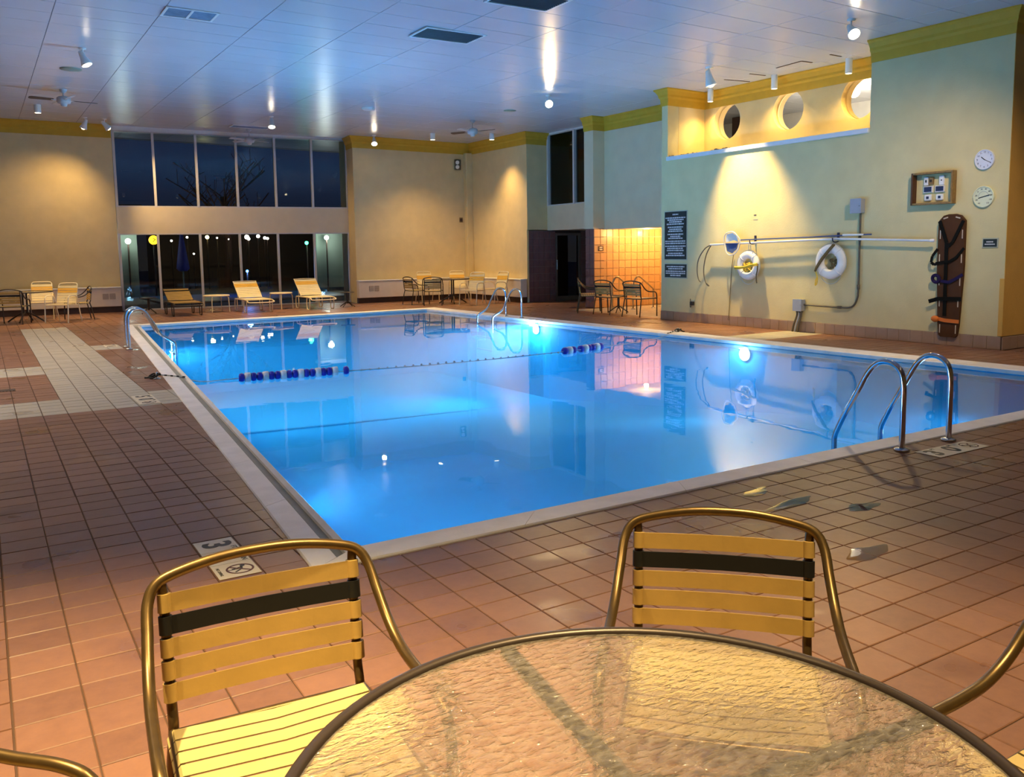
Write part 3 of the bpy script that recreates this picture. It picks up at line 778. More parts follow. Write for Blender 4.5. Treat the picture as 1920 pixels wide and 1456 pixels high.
# ------------------------------------------------------------------ ceiling fittings
def vent(x0, x1, y0, y1, label, dark, split=False):
    cx, cy = (x0+x1)/2, (y0+y1)/2; t = thing('ceiling_vent', label, 'vent', (cx, cy, cz(cx, cy)), 0, 'ceiling vents')
    a, c = (x1-x0)/2, (y1-y0)/2; m = MB(); f = .035
    for b in ((-a-f, a+f, -c-f, -c), (-a-f, a+f, c, c+f), (-a-f, -a, -c, c), (a, a+f, -c, c)): m.box(*b, -.018, .0)
    if split: m.box(-.018, .018, -c, c, -.02, 0)
    m.build('frame', M['white'], t)
    m = MB(); m.box(-a, a, -c, c, -.006, .0); m.build('core', M['ventdark'] if dark else M['ventgrey'], t)
    k = 0; y = -c+.03
    while y < c-.02:
        m = MB(); m.bar((-a, y, -.010), (a, y, -.010), .026, .004, (0, .6, 1)); m.build('vent_blade', M['ventdark'] if dark else M['ventgrey'], t); y += .05
    return t
vent(2.48, 3.13, 12.95, 13.39, 'grey twin-panel ceiling vent over the left end of the pool', False, True)
vent(6.0, 6.98, 12.02, 12.6, 'dark rectangular ceiling vent in the middle of the ceiling over the pool', True)
vent(6.06, 7.0, 9.75, 10.34, 'dark ceiling vent cut off by the top edge of the picture', True)
vent(6.08, 7.06, 23.95, 24.34, 'shadowy ceiling vent just before the tall windows', False)

def disc(x, y, label, r, m):
    t = thing('ceiling_disc', label, 'ceiling disc', (x, y, cz(x, y)))
    b = MB(); b.lathe([(r, .002), (r*.98, -.012), (r*.7, -.02), (.0005, -.022)], (0, 0, 0), 28); b.build('plate', m, t)
    b = MB(); b.torus((0, 0, -.012), r*.8, .006, (0, 0, 1), 28, 6); b.build('rim', m, t)
M['disc'] = mat('aged_disc_plate', (.30, .34, .26), .6, var=.1)
disc(1.71, 18.31, 'greenish flat ceiling disc left of the pool near the left ceiling fan', .19, M['disc'])
disc(11.14, 18.0, 'greyish flat ceiling disc beyond the middle bright spotlight', .15, M['disc'])
t = thing('smoke_detector', 'small white domed detector on the ceiling before the yellow back wall', 'detector', (8.1, 19.47, cz(8.1, 19.47)))
b = MB(); b.lathe([(.16, .0), (.155, -.03), (.12, -.055), (.0005, -.062)], (0, 0, 0), 24); b.build('dome', M['white'], t)
b = MB(); b.torus((0, 0, -.028), .145, .006, (0, 0, 1), 24, 6); b.build('ring_vent', M['fan'], t)

def fan(x, y, drop, ang, label, nb_=4):
    z = cz(x, y); t = thing('ceiling_fan', label, 'ceiling fan', (x, y, z), ang, 'ceiling fans')
    b = MB(); b.lathe([(.075, 0), (.07, -.03), (.035, -.065), (.02, -.07)], (0, 0, 0), 20); b.build('canopy', M['fan'], t)
    b = MB(); b.tube([(0, 0, -.06), (0, 0, -drop+.06)], .014, 8); b.build('downrod', M['fan'], t)
    b = MB(); b.lathe([(.03, .09), (.10, .075), (.135, .05), (.14, -.02), (.125, -.06), (.07, -.075), (.06, -.11), (.045, -.13), (.0005, -.132)], (0, 0, -drop), 24); b.build('motor', M['fan'], t)
    for k in range(nb_):
        a = 2*PI*k/nb_; R_ = Matrix.Rotation(a, 3, 'Z')
        m = MB(); m.bar(R_ @ Vector((.11, 0, -drop-.01)), R_ @ Vector((.24, 0, -drop-.005)), .035, .008)
        br = m.build('blade_arm', M['fan'], t)
        m = MB(); P = [(.20, -.05), (.22, -.058), (.62, -.07), (.66, -.05), (.67, 0), (.66, .05), (.62, .07), (.22, .058), (.20, .05)]
        m.prism(P, -.004, .004); tilt = Matrix.Rotation(math.radians(12), 3, 'X')
        m.v = [tuple((R_ @ (tilt @ Vector(v)))+Vector((0, 0, -drop))) for v in m.v]
        m.build('blade', M['fand'] if k % 2 == 0 and nb_ == 4 and drop != .301 else M['fan'], t)
    return t
fan(1.76, 20.74, .22, math.radians(-170), 'grey four-blade ceiling fan over the left chairs, nearest the plain yellow wall')
fan(11.17, 19.91, .28, math.radians(118), 'white four-blade ceiling fan over the middle table before the yellow corner')
fan(6.67, 25.0-.35, .301, math.radians(25), 'cream four-blade ceiling fan hanging in front of the tall windows')

def spot_head(x, y, aim, label, lit=True, power=60, angle=70, color=WARM, size=1.0, blend=.7):
    z = cz(x, y); t = thing('spotlight', label, 'spotlight', (x, y, z), 0, 'ceiling spotlights')
    a = (Vector(aim)-Vector((x, y, z-.2))).normalized()
    b = MB(); b.lathe([(.06*size, 0), (.055*size, -.02), (.012, -.024)], (0, 0, 0), 18); b.build('mount', M['white'], t)
    piv = Vector((0, 0, -.14*size))
    b = MB(); b.tube([(0, 0, -.02), piv], .012, 8); b.build('stem', M['white'], t)
    b = MB(); b.lathe([(.0005, -.10*size), (.035*size, -.095*size), (.045*size, -.05*size), (.055*size, .02), (.085*size, .12*size), (.09*size, .15*size), (.082*size, .15*size), (.05*size, .03)], piv, 22, a, caps=False)
    h = b.build('shade', M['white'], t)
    b = MB(); c = piv+a*(.115*size); b.sphere(c, .062*size, 14, 9); b.build('bulb', M['bulb'] if lit else M['bulbsoft'], t)
    l = lamp('SPOT', tuple(piv+a*(.19*size)), power, color, None, None, .06, angle, blend); l.parent = t
    l.rotation_euler = a.to_track_quat('-Z', 'Y').to_euler()
    return t
def cyl_light(x, y, h, label, power=40, angle=110, color=WARM, r=.075, group='cylinder downlights', blend=.8):
    z = cz(x, y); t = thing('downlight', label, 'downlight', (x, y, z), 0, group)
    b = MB(); b.lathe([(r, .0), (r, -h), (r-.008, -h), (r-.012, -h+.04)], (0, 0, 0), 24, caps=False); b.build('can', M['white'], t)
    b = MB(); b.lathe([(r-.010, 0), (.0005, -.010)], (0, 0, -h+.004), 20); b.build('lens', M['bulbsoft'], t)
    l = lamp('SPOT', (0, 0, -h-.02), power, color, None, None, .05, angle, blend); l.parent = t
    return t
# lamps in view
spot_head(1.72, 16.34, (3.6, 15.4, 0), 'tilted white spotlight with a bright bulb, left of the pool on the ceiling', True, 60, 84)
t3 = spot_head(2.55, 24.72, (.9, 25.9, .4), 'left head of the twin white spotlights over the plain yellow wall', False, 115, 112, WARM, 1.0, 1.0)
spot_head(3.0, 24.72, (6.8, 25.2, 1.0), 'right head of the twin white spotlights over the plain yellow wall', False, 220, 84)
spot_head(6.53, 22.0, (6.0, 20.0, 0), 'glaring bulb spotlight on the ceiling before the window fan', True, 440, 125)
spot_head(10.14, 24.0, (8.9, 20.6, 0), 'glaring bulb spotlight close to the yellow back wall corner by the windows', True, 150, 92)
spot_head(10.76, 15.8, (7.0, 8.0, 0), 'glaring bulb spotlight over the far right half of the pool', True, 170, 84)
spot_head(11.04, 8.36, (8.4, 3.6, 0), 'glaring bulb spotlight nearest the camera on the right of the ceiling', True, 120, 100)
spot_head(11.66, 11.86, (12.45, 11.42, 1.0), 'white spotlight turned to the wall, throwing a cone above the life rings', False, 640, 62, (1.0, .70, .24), 1.15, .8)
cyl_light(1.41, 23.18, .19, 'bright white cylinder downlight over the left group of chairs', 420, 70, WARM, .075, 'cylinder downlights', 1.0)
cyl_light(11.4, 22.68, .18, 'white cylinder downlight over the middle table, left of the pair', 210, 116, WARM, .075, 'cylinder downlights', 1.0)
cyl_light(12.84, 21.76, .18, 'white cylinder downlight over the middle table, right of the pair', 190, 92, WARM, .075, 'cylinder downlights', 1.0)
for k, (x, y) in enumerate(((13.22, 13.40), (13.22, 11.70), (13.2, 10.02))):
    cyl_light(x, y, .26, ['white cylinder downlight above the left round opening in the high niche', 'white cylinder downlight above the middle round opening in the high niche', 'white cylinder downlight above the right round opening in the high niche'][k], 40, 130, (1, .68, .18), .06, 'niche downlights')
# recessed lamps in the alcove soffit
for k, (x, y) in enumerate(((14.5, 16.9), (15.6, 16.9))):
    t = thing('alcove_light', ['small recessed lamp in the alcove soffit, hidden above the orange tiles near the pillar', 'small recessed lamp in the alcove soffit, hidden deeper inside the alcove'][k], 'downlight', (x, y, 2.02), 0, 'alcove lamps')
    b = MB(); b.torus((0, 0, -.004), .07, .008, (0, 0, 1), 24, 6); b.build('rim', M['white'], t)
    b = MB(); b.lathe([(.065, 0), (.0005, -.006)], (0, 0, -.002), 20); b.build('lens', M['bulbsoft'], t)
    l = lamp('POINT', (0, 0, -.10), 32, (1, .58, .20), None, None, .06); l.parent = t
# lamp lighting the passage behind the round openings
t = thing('upper_room_light', 'white ceiling globe in the room behind the round openings', 'ceiling light', (15.2, 11.4, 4.6))
b = MB(); b.sphere((0, 0, 0), .12); b.build('globe', M['bulbsoft'], t)
l = lamp('POINT', (0, 0, -.3), 50, (1, .92, .75), None, None, .1); l.parent = t
# unseen downlights behind and above the camera; several added to brighten deck and walls
NEARW, SOFTW = (1, .74, .34), (1, .80, .58)
for x, y, pw, an, cl, lb in ((-.6, 2.3, 1000, 64, NEARW, 'over the left near chair'), (1.5, .8, 640, 80, NEARW, 'over the near glass table'), (4.2, .6, 25, 120, NEARW, 'over the right near deck'),
                     (8.5, 1.6, 20, 130, NEARW, 'over the deck beyond the near ladder'), (7.2, 4.9, 30, 150, SOFTW, 'added over the near pool ladder'),
                     (-2.2, 8.0, 90, 150, SOFTW, 'added over the left deck, the nearest of three'), (-2.2, 13.0, 470, 150, SOFTW, 'added over the left deck, the middle of three'), (-1.6, 18.0, 330, 150, SOFTW, 'added over the left deck, the farthest of three'), (16.0, 4.0, 150, 150, SOFTW, 'over the passage beyond the ochre wall')):
    cyl_light(x, y, .2, 'white cylinder downlight '+lb, pw, an, cl, .075, 'near ceiling downlights')

spot_head(9.6, 5.0, (12.45, 10.0, .1), 'unseen white spotlight added on the near ceiling to brighten the life ring wall', False, 260, 74, (1, .74, .40), 1.0, 1.0)  # added out of view to warm the lower right wall
# ------------------------------------------------------------------ ceiling gaps near the niche
for k, (a, b_) in enumerate((((12.74, 11.23), (12.66, 10.6)), ((12.66, 10.6), (12.92, 10.58)), ((12.72, 12.52), (13.3, 12.40)), ((12.72, 11.86), (13.1, 11.82)), ((12.66, 9.99), (12.95, 9.99)))):
    m = MB(); m.bar((a[0], a[1], cz(*a)-.004), (b_[0], b_[1], cz(*b_)-.004), .03, .008); struct(m.build('trim_%d' % (8+k), M['woodd']))

# ------------------------------------------------------------------ strap chairs
def make_chair(name, label, cat, fm, sm, accent, seatm, loc, rotz, group, white=False):
    """local frame: +y is where the sitter looks, seat strapped between two side rails"""
    t = thing(name, label, cat, loc, rotz, group); r = .0135
    if not white:
        half = [(.285, .275, 0), (.289, .268, .25), (.291, .258, .47), (.291, .225, .535), (.292, .16, .556), (.291, .05, .56), (.289, -.05, .572),
                (.285, -.13, .608), (.279, -.195, .665), (.272, -.245, .722), (.250, -.268, .760), (.20, -.276, .780), (.10, -.281, .798), (0, -.282, .803)]
        pts = half+[(-x, y, z) for x, y, z in reversed(half[:-1])]
        b = MB(); b.tube(curve(pts, 5), r, 10); b.build('arm_frame', fm, t)
        for sx in (1, -1):
            b = MB(); b.tube(curve([(sx*.238, -.276, .765), (sx*.234, -.270, .70), (sx*.232, -.245, .48), (sx*.232, -.225, .41), (sx*.240, -.25, .30), (sx*.252, -.305, 0)], 5), .0125, 8); b.build('back_leg', fm, t)
            b = MB(); b.tube(curve([(sx*.234, -.215, .405), (sx*.236, .0, .402), (sx*.240, .22, .408), (sx*.262, .262, .405), (sx*.286, .262, .39)], 5), .0125, 8); b.build('seat_rail', fm, t)
        b = MB(); b.tube([(-.232, -.222, .40), (.232, -.222, .40)], .011, 8); b.build('crossbar', fm, t)
        b = MB(); b.tube([(-.24, .225, .402), (.24, .225, .402)], .011, 8); b.build('crossbar', fm, t)
        zs, n = .735, 5; pitch = .0535; sh = .044
        for k in range(n):
            zt = zs-k*pitch; zb = zt-sh
            yf = lambda z: -.282+(.745-z)*.13
            m = MB()
            # flat strap bowed back a little, wrapped round the uprights
            X = [-.247, -.235, -.12, 0, .12, .235, .247]; DY = [.012, .0165, .008, .004, .008, .0165, .012]
            vs_ = []
            for x, dy in zip(X, DY):
                for z in (zb, zt):
                    for d in (0, .003): vs_.append((x, yf(z)+dy+d, z))
            fs = []
            for i in range(len(X)-1):
                a, c = 4*i, 4*i+4
                fs += [(a, c, c+2, a+2), (a+1, a+3, c+3, c+1), (a, a+1, c+1, c), (a+2, c+2, c+3, a+3)]
            fs += [(0, 2, 3, 1), (24, 25, 27, 26)]
            m.add(vs_, fs)
            for sx in (-1, 1):
                zc = (zb+zt)/2; m.add([], [])
                m.lathe([(.0165, -sh/2), (.0165, sh/2)], (sx*.2335, yf(zc)+.012, zc), 12, (0, -.13, 1))
            m.build('back_strap', accent if k == 1 else sm, t)
        y = -.205
        for k in range(8):
            m = MB(); y0, y1 = y, y+.046; X = [-.25, -.235, 0, .235, .25]; Z = [.398, .4165, .407, .4165, .398]
            vs_ = [(x, yy, z+d) for x, z in zip(X, Z) for yy in (y0, y1) for d in (0, .003)]
            fs = []
            for i in range(len(X)-1):
                a, c = 4*i, 4*i+4
                fs += [(a+1, c+1, c+3, a+3), (a, a+2, c+2, c), (a, c, c+1, a+1), (a+2, a+3, c+3, c+2)]
            fs += [(0, 1, 3, 2), (16, 18, 19, 17)]
            m.add(vs_, fs); m.build('seat_strap', seatm, t); y += .0535
    else:
        # cream sled-arm stacking chair with a taller squared back
        for sx in (1, -1):
            b = MB(); b.tube(curve([(sx*.27, -.34, 0), (sx*.272, -.27, .25), (sx*.275, -.21, .50), (sx*.275, -.17, .585), (sx*.275, -.09, .618), (sx*.275, .10, .622), (sx*.275, .17, .60), (sx*.275, .205, .54), (sx*.274, .225, .30), (sx*.272, .25, 0)], 5), .0135, 8); b.build('arm_frame', fm, t)
            b = MB(); b.tube([(sx*.235, -.20, .40), (sx*.24, .22, .415)], .0125, 8); b.tube([(sx*.24, .20, .413), (sx*.274, .215, .41)], .011, 8); b.tube([(sx*.236, -.19, .40), (sx*.274, -.245, .40)], .011, 8); b.build('seat_rail', fm, t)
        b = MB(); b.tube(curve([(-.228, -.20, .40), (-.228, -.265, .62), (-.226, -.315, .80), (-.215, -.335, .868), (-.17, -.345, .90), (0, -.347, .905), (.17, -.345, .90), (.215, -.335, .868), (.226, -.315, .80), (.228, -.265, .62), (.228, -.20, .40)], 5), .0135, 8); b.build('back_frame', fm, t)
        b = MB(); b.tube([(-.235, -.205, .40), (.235, -.205, .40)], .011, 8); b.build('crossbar', fm, t)
        b = MB(); b.tube([(-.24, .22, .412), (.24, .22, .412)], .011, 8); b.build('crossbar', fm, t)
        for k in range(7):
            zt = .845-k*.058; zb = zt-.050; yf = lambda z: -.20-(z-.40)*.29
            m = MB(); m.add([(x, yf(z)+d, z) for x in (-.236, .236) for z in (zb, zt) for d in (.012, .016)], [(0,4,6,2),(1,3,7,5),(0,1,5,4),(2,6,7,3),(0,2,3,1),(4,5,7,6)])
            m.build('back_strap', accent if k in (1, 2) else sm, t)
        for k in range(7):
            y0 = -.185+k*.058; m = MB(); m.box(-.245, .245, y0, y0+.050, .424+k*.002, .428+k*.002); m.build('seat_strap', seatm, t)
    return t
def facing(fx, fy): return math.atan2(-fx, fy)
def drk(label, x, y, fx, fy, grp): return make_chair('patio_chair', label, 'chair', M['darkframe'], M['tan'], M['black'], M['seatstrap'], (x, y, 0), facing(fx, fy), grp)
GN = 'patio chairs at the near glass table'
ca = make_chair('patio_chair', 'bronze patio chair left of the near glass table, its pale seat showing', 'chair', M['bronze'], M['tan'], M['black'], M['seatstrap'], (.535, 1.86, 0), facing(-.08, -.997), GN)
def near(label, x, y, fx, fy): o = dup(ca, (x, y, 0), facing(fx, fy), label); return o
near('bronze patio chair across the near glass table, its back to the pool ladder', 1.545, 1.50, -.70, -.72)
near('bronze patio chair on the right of the near glass table, only its arm showing', 1.79, .71, -1, 0)
near('bronze patio chair at the left of the table, only a tube end showing', -.25, 1.72, .72, -.69)

GL, GM_, GR = 'chairs at the left table', 'chairs at the middle table', 'chairs by the orange tiled alcove'
cd = drk('dark strap chair with its back to us before the left table', .60, 22.85, .3, 1, GL)
def dk(label, x, y, fx, fy, grp): o = dup(cd, (x, y, 0), facing(fx, fy), label); o['group'] = grp; return o
dk('dark strap chair at the right of the left group, half behind a cream chair', 1.98, 23.25, -1, -.05, GL)
dk('dark strap chair seen from its side, left end of the middle table', 10.72, 22.65, 1, .12, GM_)
dk('dark strap chair with its back to us, front left of the middle table', 10.92, 21.95, .45, .9, GM_)
dk('dark strap chair nearest the sign wall before the orange tiled alcove', 12.64, 14.98, .97, .2, GR)
dk('dark strap chair in the middle of the row before the orange tiled alcove', 12.56, 15.95, .97, .2, GR)
dk('dark strap chair seen edge-on before the black doorway, the nearer of two', 12.52, 16.68, .80, -.55, GR)
dk('dark strap chair seen edge-on before the black doorway, the farther of two', 12.95, 17.28, .80, -.60, GR)
cc = make_chair('patio_chair', 'cream framed chair with gold straps, turned sideways right of the left table', 'chair', M['creamframe'], M['creamstrap'], M['goldstrap'], M['creamstrap'], (1.58, 22.62, 0), facing(-.56, -.83), GL, True)
def cr(label, x, y, fx, fy, grp): o = dup(cc, (x, y, 0), facing(fx, fy), label); o['group'] = grp; return o
cr('cream framed chair with gold straps behind the left table, facing the pool', 1.25, 24.2, -.15, -1, GL)
cr('cream framed chair against the heater behind the dark chairs of the middle table', 11.52, 23.5, -.1, -1, GM_)
cr('cream framed chair behind the middle table top, left of the wall corner', 12.52, 23.3, -.2, -1, GM_)
cr('cream framed chair at the right of the middle table, turned to the side', 11.78, 21.2, -.85, -.52, GM_)
cr('cream framed chair half behind the far ladder rails, the rightmost of the middle group', 12.62, 21.35, -1, -.15, GM_)

# ------------------------------------------------------------------ tables
def near_table():
    t = thing('patio_table', 'round hammered-glass patio table with a dark metal rim in the near corner of the deck', 'table', (.82, .93, 0)); R_ = .5826
    b = MB(); b.torus((0, 0, .712), R_-.006, .0125, (0, 0, 1), 96, 10); b.build('rim', M['darkrim'], t)
    b = MB(); n = 96; b.lathe([(R_-.012, .709), (R_-.012, .7145), (.0005, .7145)], (0, 0, 0), n, caps=False, smooth=False); b.build('glass_top', M['tglass'], t)
    for k in range(4):
        a = math.radians(82+90*k); c, s_ = math.cos(a), math.sin(a)
        b = MB(); b.bar((c*.05, s_*.05, .682), (c*(R_-.012), s_*(R_-.012), .694), .032, .018); b.build('strut', M['tabletube'], t)
    b = MB(); b.tube([(0, 0, .06), (0, 0, .675)], .028, 14); b.lathe([(.10, .672), (.10, .684)], (0, 0, 0), 24); b.build('column', M['tabletube'], t)
    for k in range(4):
        a = math.radians(37+90*k); c, s_ = math.cos(a), math.sin(a)
        b = MB(); b.tube(curve([(0, 0, .16), (c*.16, s_*.16, .10), (c*.34, s_*.34, .012)], 5), .015, 8); b.build('foot', M['tabletube'], t)
M['darkrim'] = mat('dark_table_rim', (.05, .035, .028), .35, metal=.4, var=.08)
M['tabletube'] = mat('table_tube', (.045, .035, .028), .4, metal=.3, var=.08)
near_table()
def far_table(x, y, R_, label):
    t = thing('patio_table', label, 'table', (x, y, 0), .4)
    b = MB(); b.torus((0, 0, .71), R_, .014, (0, 0, 1), 40, 8); b.build('rim', M['darkframe'], t)
    b = MB(); b.lathe([(R_-.01, .707), (R_-.01, .714), (.0005, .714)], (0, 0, 0), 40, caps=False, smooth=False); b.build('glass_top', M['tglass'], t)
    b = MB()
    for sx in (-.045, .045): b.tube([(sx, 0, .20), (sx, 0, .70)], .022, 8)
    b.build('column', M['darkframe'], t)
    for k in range(4):
        a = math.radians(45+90*k); c, s_ = math.cos(a), math.sin(a)
        b = MB(); b.tube(curve([(0, 0, .24), (c*.15, s_*.15, .18), (c*.40, s_*.40, .014)], 5), .018, 8); b.build('foot', M['darkframe'], t)
        b = MB(); b.bar((0, 0, .695), (c*R_, s_*R_, .700), .03, .015); b.build('strut', M['darkframe'], t)
far_table(.86, 23.35, .60, 'round dark-rimmed glass table among the chairs before the plain yellow wall')
far_table(11.74, 22.3, .58, 'round dark-rimmed glass table among the chairs in the yellow corner')
def stool_table(x, y, rz, R_, label):
    t = thing('side_table', label, 'side table', (x, y, 0), rz, 'cream side tables')
    b = MB(); b.lathe([(R_-.02, .415), (R_, .425), (R_, .445), (R_-.02, .455), (.0005, .457)], (0, 0, 0), 30); b.build('top', M['creamframe'], t)
    for k in range(4):
        a = math.radians(45+90*k); c, s_ = math.cos(a), math.sin(a)
        b = MB(); b.tube(curve([(c*(R_-.10), s_*(R_-.10), .425), (c*(R_-.03), s_*(R_-.03), .40), (c*(R_-.01), s_*(R_-.01), .30), (c*R_, s_*R_, 0)], 4), .012, 8); b.build('leg', M['creamframe'], t)
stool_table(5.32, 23.6, .2, .34, 'small cream side table between the dark lounger and the yellow lounger')
stool_table(7.06, 23.6, .5, .31, 'small cream side table between the two yellow loungers')
def stand(x, y, label):
    t = thing('side_table', label, 'side table', (x, y, 0), .3, 'dark pedestal side tables')
    b = MB(); b.lathe([(.20, .405), (.205, .412), (.20, .42), (.0005, .422)], (0, 0, 0), 24); b.build('top', M['darkframe'], t)
    b = MB(); b.tube([(0, 0, .10), (0, 0, .41)], .03, 10); b.build('column', M['darkframe'], t)
    for k in range(4):
        a = math.radians(20+90*k); c, s_ = math.cos(a), math.sin(a)
        b = MB(); b.tube([(0, 0, .17), (c*.24, s_*.24, .012)], .013, 8); b.build('foot', M['darkframe'], t)
stand(3.72, 24.2, 'dark pedestal side table behind the left handrails, before the first low pane')
stand(8.76, 23.0, 'dark pedestal side table right of the yellow loungers, before the last low pane')
stand(12.98, 16.15, 'dark pedestal side table among the chairs by the orange tiled alcove')

# ------------------------------------------------------------------ loungers
def lounger(x, y, rz, label, fm, strap, accent, zt, accents=(1, 2)):
    t = thing('sun_lounger', label, 'sun lounger', (x, y, 0), rz, 'sun loungers by the tall windows'); W_ = .33
    # +y is the head end
    b = MB(); pts = [(-W_, .42, .33), (-W_, -.55, .33), (-W_, -.82, .31), (-W_+.04, -.90, .27), (W_-.04, -.90, .27), (W_, -.82, .31), (W_, -.55, .33), (W_, .42, .33)]
    b.tube(curve(pts, 4), .016, 8); b.tube([(-W_, .40, .33), (W_, .40, .33)], .013, 8); b.build('seat_frame', fm, t)
    h = zt-.34; L = .72; yy = math.sqrt(max(.05, L*L-h*h)); y0 = .10
    e = lambda s_: (y0+yy*s_, .345+h*s_)
    b = MB(); p = [(-W_+.03, *e(0)), (-W_+.03, *e(.9)), (-W_+.08, *e(1)), (W_-.08, *e(1)), (W_-.03, *e(.9)), (W_-.03, *e(0))]
    b.tube(curve(p, 4), .015, 8); b.build('back_frame', fm, t)
    n = 9
    for k in range(n):
        s0, s1 = .94-k*.103, .94-k*.103-.09
        a, c = e(s0), e(s1); m = MB(); nx = Vector((0, -h, yy)).normalized()*.012
        m.add([(-W_+.02, a[0]+nx.y, a[1]+nx.z), (W_-.02, a[0]+nx.y, a[1]+nx.z), (W_-.02, c[0]+nx.y, c[1]+nx.z), (-W_+.02, c[0]+nx.y, c[1]+nx.z),
               (-W_+.02, a[0]+nx.y*1.35, a[1]+nx.z*1.35), (W_-.02, a[0]+nx.y*1.35, a[1]+nx.z*1.35), (W_-.02, c[0]+nx.y*1.35, c[1]+nx.z*1.35), (-W_+.02, c[0]+nx.y*1.35, c[1]+nx.z*1.35)],
              [(3,2,1,0),(4,5,6,7),(0,1,5,4),(1,2,6,5),(2,3,7,6),(3,0,4,7)])
        m.build('back_strap', accent if k in accents else strap, t)
    for k in range(10):
        ya = .06-k*.088; zz = .343 if ya > -.5 else .343-(-.5-ya)*.06
        m = MB(); m.box(-W_-.012, W_+.012, ya-.078, ya, zz, zz+.004); m.build('seat_strap', strap, t)
    for yb_ in (.34, -.60):
        for sx in (1, -1):
            b = MB(); b.tube(curve([(sx*W_, yb_+.10, .33), (sx*(W_+.005), yb_+.13, .20), (sx*(W_+.005), yb_+.10, .02), (sx*(W_+.005), yb_, .013), (sx*(W_+.005), yb_-.10, .02), (sx*(W_+.005), yb_-.13, .20), (sx*W_, yb_-.10, .33)], 4), .014, 8); b.build('leg', fm, t)
    b = MB()
    for sx in (1, -1): b.tube([(sx*(W_-.06), *e(.55)), (sx*(W_-.06), .40, .33)], .010, 8)
    b.build('back_prop', fm, t)
lounger(4.38, 23.3, .0, 'dark framed sun lounger with tan straps, the leftmost by the windows', M['darkframe'], M['tan'], M['black'], .63, (1,))
lounger(6.16, 23.25, .0, 'cream framed yellow sun lounger between the two cream side tables', M['creamframe'], M['creamstrap'], M['goldstrap'], .77)
lounger(7.83, 23.2, .0, 'cream framed yellow sun lounger nearest the yellow corner', M['creamframe'], M['creamstrap'], M['goldstrap'], .79)

# ------------------------------------------------------------------ pool ladders
def ladder(x, y, rz, sep, label, treads=3, reach=.60, tags=None):
    """two rails; local +x points out over the water"""
    t = thing('pool_ladder', label, 'pool ladder', (x, y, 0), rz, 'steel pool ladders')
    for s_ in (-sep/2, sep/2):
        b = MB(); b.tube(curve([(0, s_, 0), (0, s_, .30), (.003, s_, .50), (.03, s_, .60), (.09, s_, .650), (.17, s_, .662), (.24, s_, .635), (.31, s_, .555), (.40, s_, .39), (.50, s_, .215), (reach-.035, s_, .085), (reach-.005, s_, .01), (reach, s_, -.07), (reach, s_, -.45), (reach, s_, -.85)], 6), .0215, 14); b.build('handrail', M['steel'], t)
        b = MB(); b.lathe([(.055, .001), (.058, .010), (.052, .020), (.03, .026), (.0225, .028)], (0, s_, 0), 24, caps=False); b.build('flange', M['chrome'], t)
    for k in range(treads):
        z = -.14-k*.28; b = MB(); b.bbox(reach-.05, reach+.03, -sep/2, sep/2, z, z+.03, .008); b.build('tread', M['tread'], t)
    return t
M['litrail'] = mat('lit_tan_rail', (.62, .46, .24), .3, metal=.4, var=.05)  # warm alcove light on the rails is put into their tan colour
M['tread'] = mat('dark_tread', (.05, .08, .10), .5, var=.05)
ladder(6.10, 3.845, PI/2, .60, 'steel pool ladder nearest the camera beside the depth marker tiles')
ladder(2.02, 15.50, -.04, .46, 'steel pool ladder at the left edge of the pool by the pale tile band', reach=.72)
ladder(10.30, 16.60, PI-.02, .70, 'steel pool ladder at the far right edge, before the middle table', reach=.76)
# spa handrail in the alcove
for k, (x0, x1, lb) in enumerate(((13.30, 13.95, 'curved handrail arching before the orange tiles, left of the pair'), (13.98, 14.62, 'curved handrail arching before the orange tiles, right of the pair'))):
    t = thing('handrail', lb, 'handrail', (x0, 16.8, 0), 0, 'alcove handrails')
    b = MB(); L = x1-x0; b.tube(curve([(0, 0, 0), (0, 0, .5), (.02, 0, .68), (.10, 0, .80), (.20, 0, .815), (.34, 0, .72), (L, 0, .50), (L+.02, 0, .44), (L+.02, 0, 0)], 6), .02, 10); b.build('rail', M['litrail'], t)
    b = MB()
    for xx in (0, L+.02): b.lathe([(.05, 0), (.05, .012), (.022, .02)], (xx, 0, 0), 18, caps=False)
    b.build('flange', M['chrome'], t)

# ------------------------------------------------------------------ lane rope with floats
t = thing('lane_rope', 'white lane rope with blue and white floats stretched across the pool', 'lane rope', (0, 0, WZ))
pL, pR = Vector((2.05, 11.28, .06)), Vector((10.42, 11.45, .06))
rp_pts = [pL, (2.30, 11.15, .0), (2.75, 11.07, .01), (4.05, 10.88, .01), (5.6, 10.78, -.004), (7.63, 10.82, .01), (8.44, 10.98, .01), (9.6, 11.25, .0), pR]
b = MB(); b.tube(curve(rp_pts, 6), .0055, 6); b.build('rope', M['rope'], t)
def floats(a, c, seq):
    a, c = Vector(a), Vector(c); d = (c-a); n = len(seq); st = d/n
    for k, ch in enumerate(seq):
        if ch == '.': continue
        p = a+st*(k+.5); L = st.length*.48; dn = d.normalized()
        prof = [(.02, -L), (.046, -L*.85), (.056, -L*.3), (.056, L*.3), (.046, L*.85), (.02, L)] if ch == 'B' else [(.02, -L), (.058, -L*.96), (.060, 0), (.058, L*.96), (.02, L)]
        m = MB(); m.lathe(prof, p, 16, dn); m.build('float', M['blue'] if ch == 'B' else M['whitep'], t)
floats((2.72, 11.08, .018), (4.13, 10.885, .018), 'BWBBWBBWBBWBBWBBW.B')
floats((7.60, 10.82, .018), (8.50, 11.00, .018), 'BWB.BWBBWB')
for k in range(26):
    q = Vector((4.3, 10.87, .004)).lerp(Vector((7.5, 10.80, .004)), k/25); m = MB(); m.sphere(q, .016, 8, 5); m.build('bead', M['rope'], t)
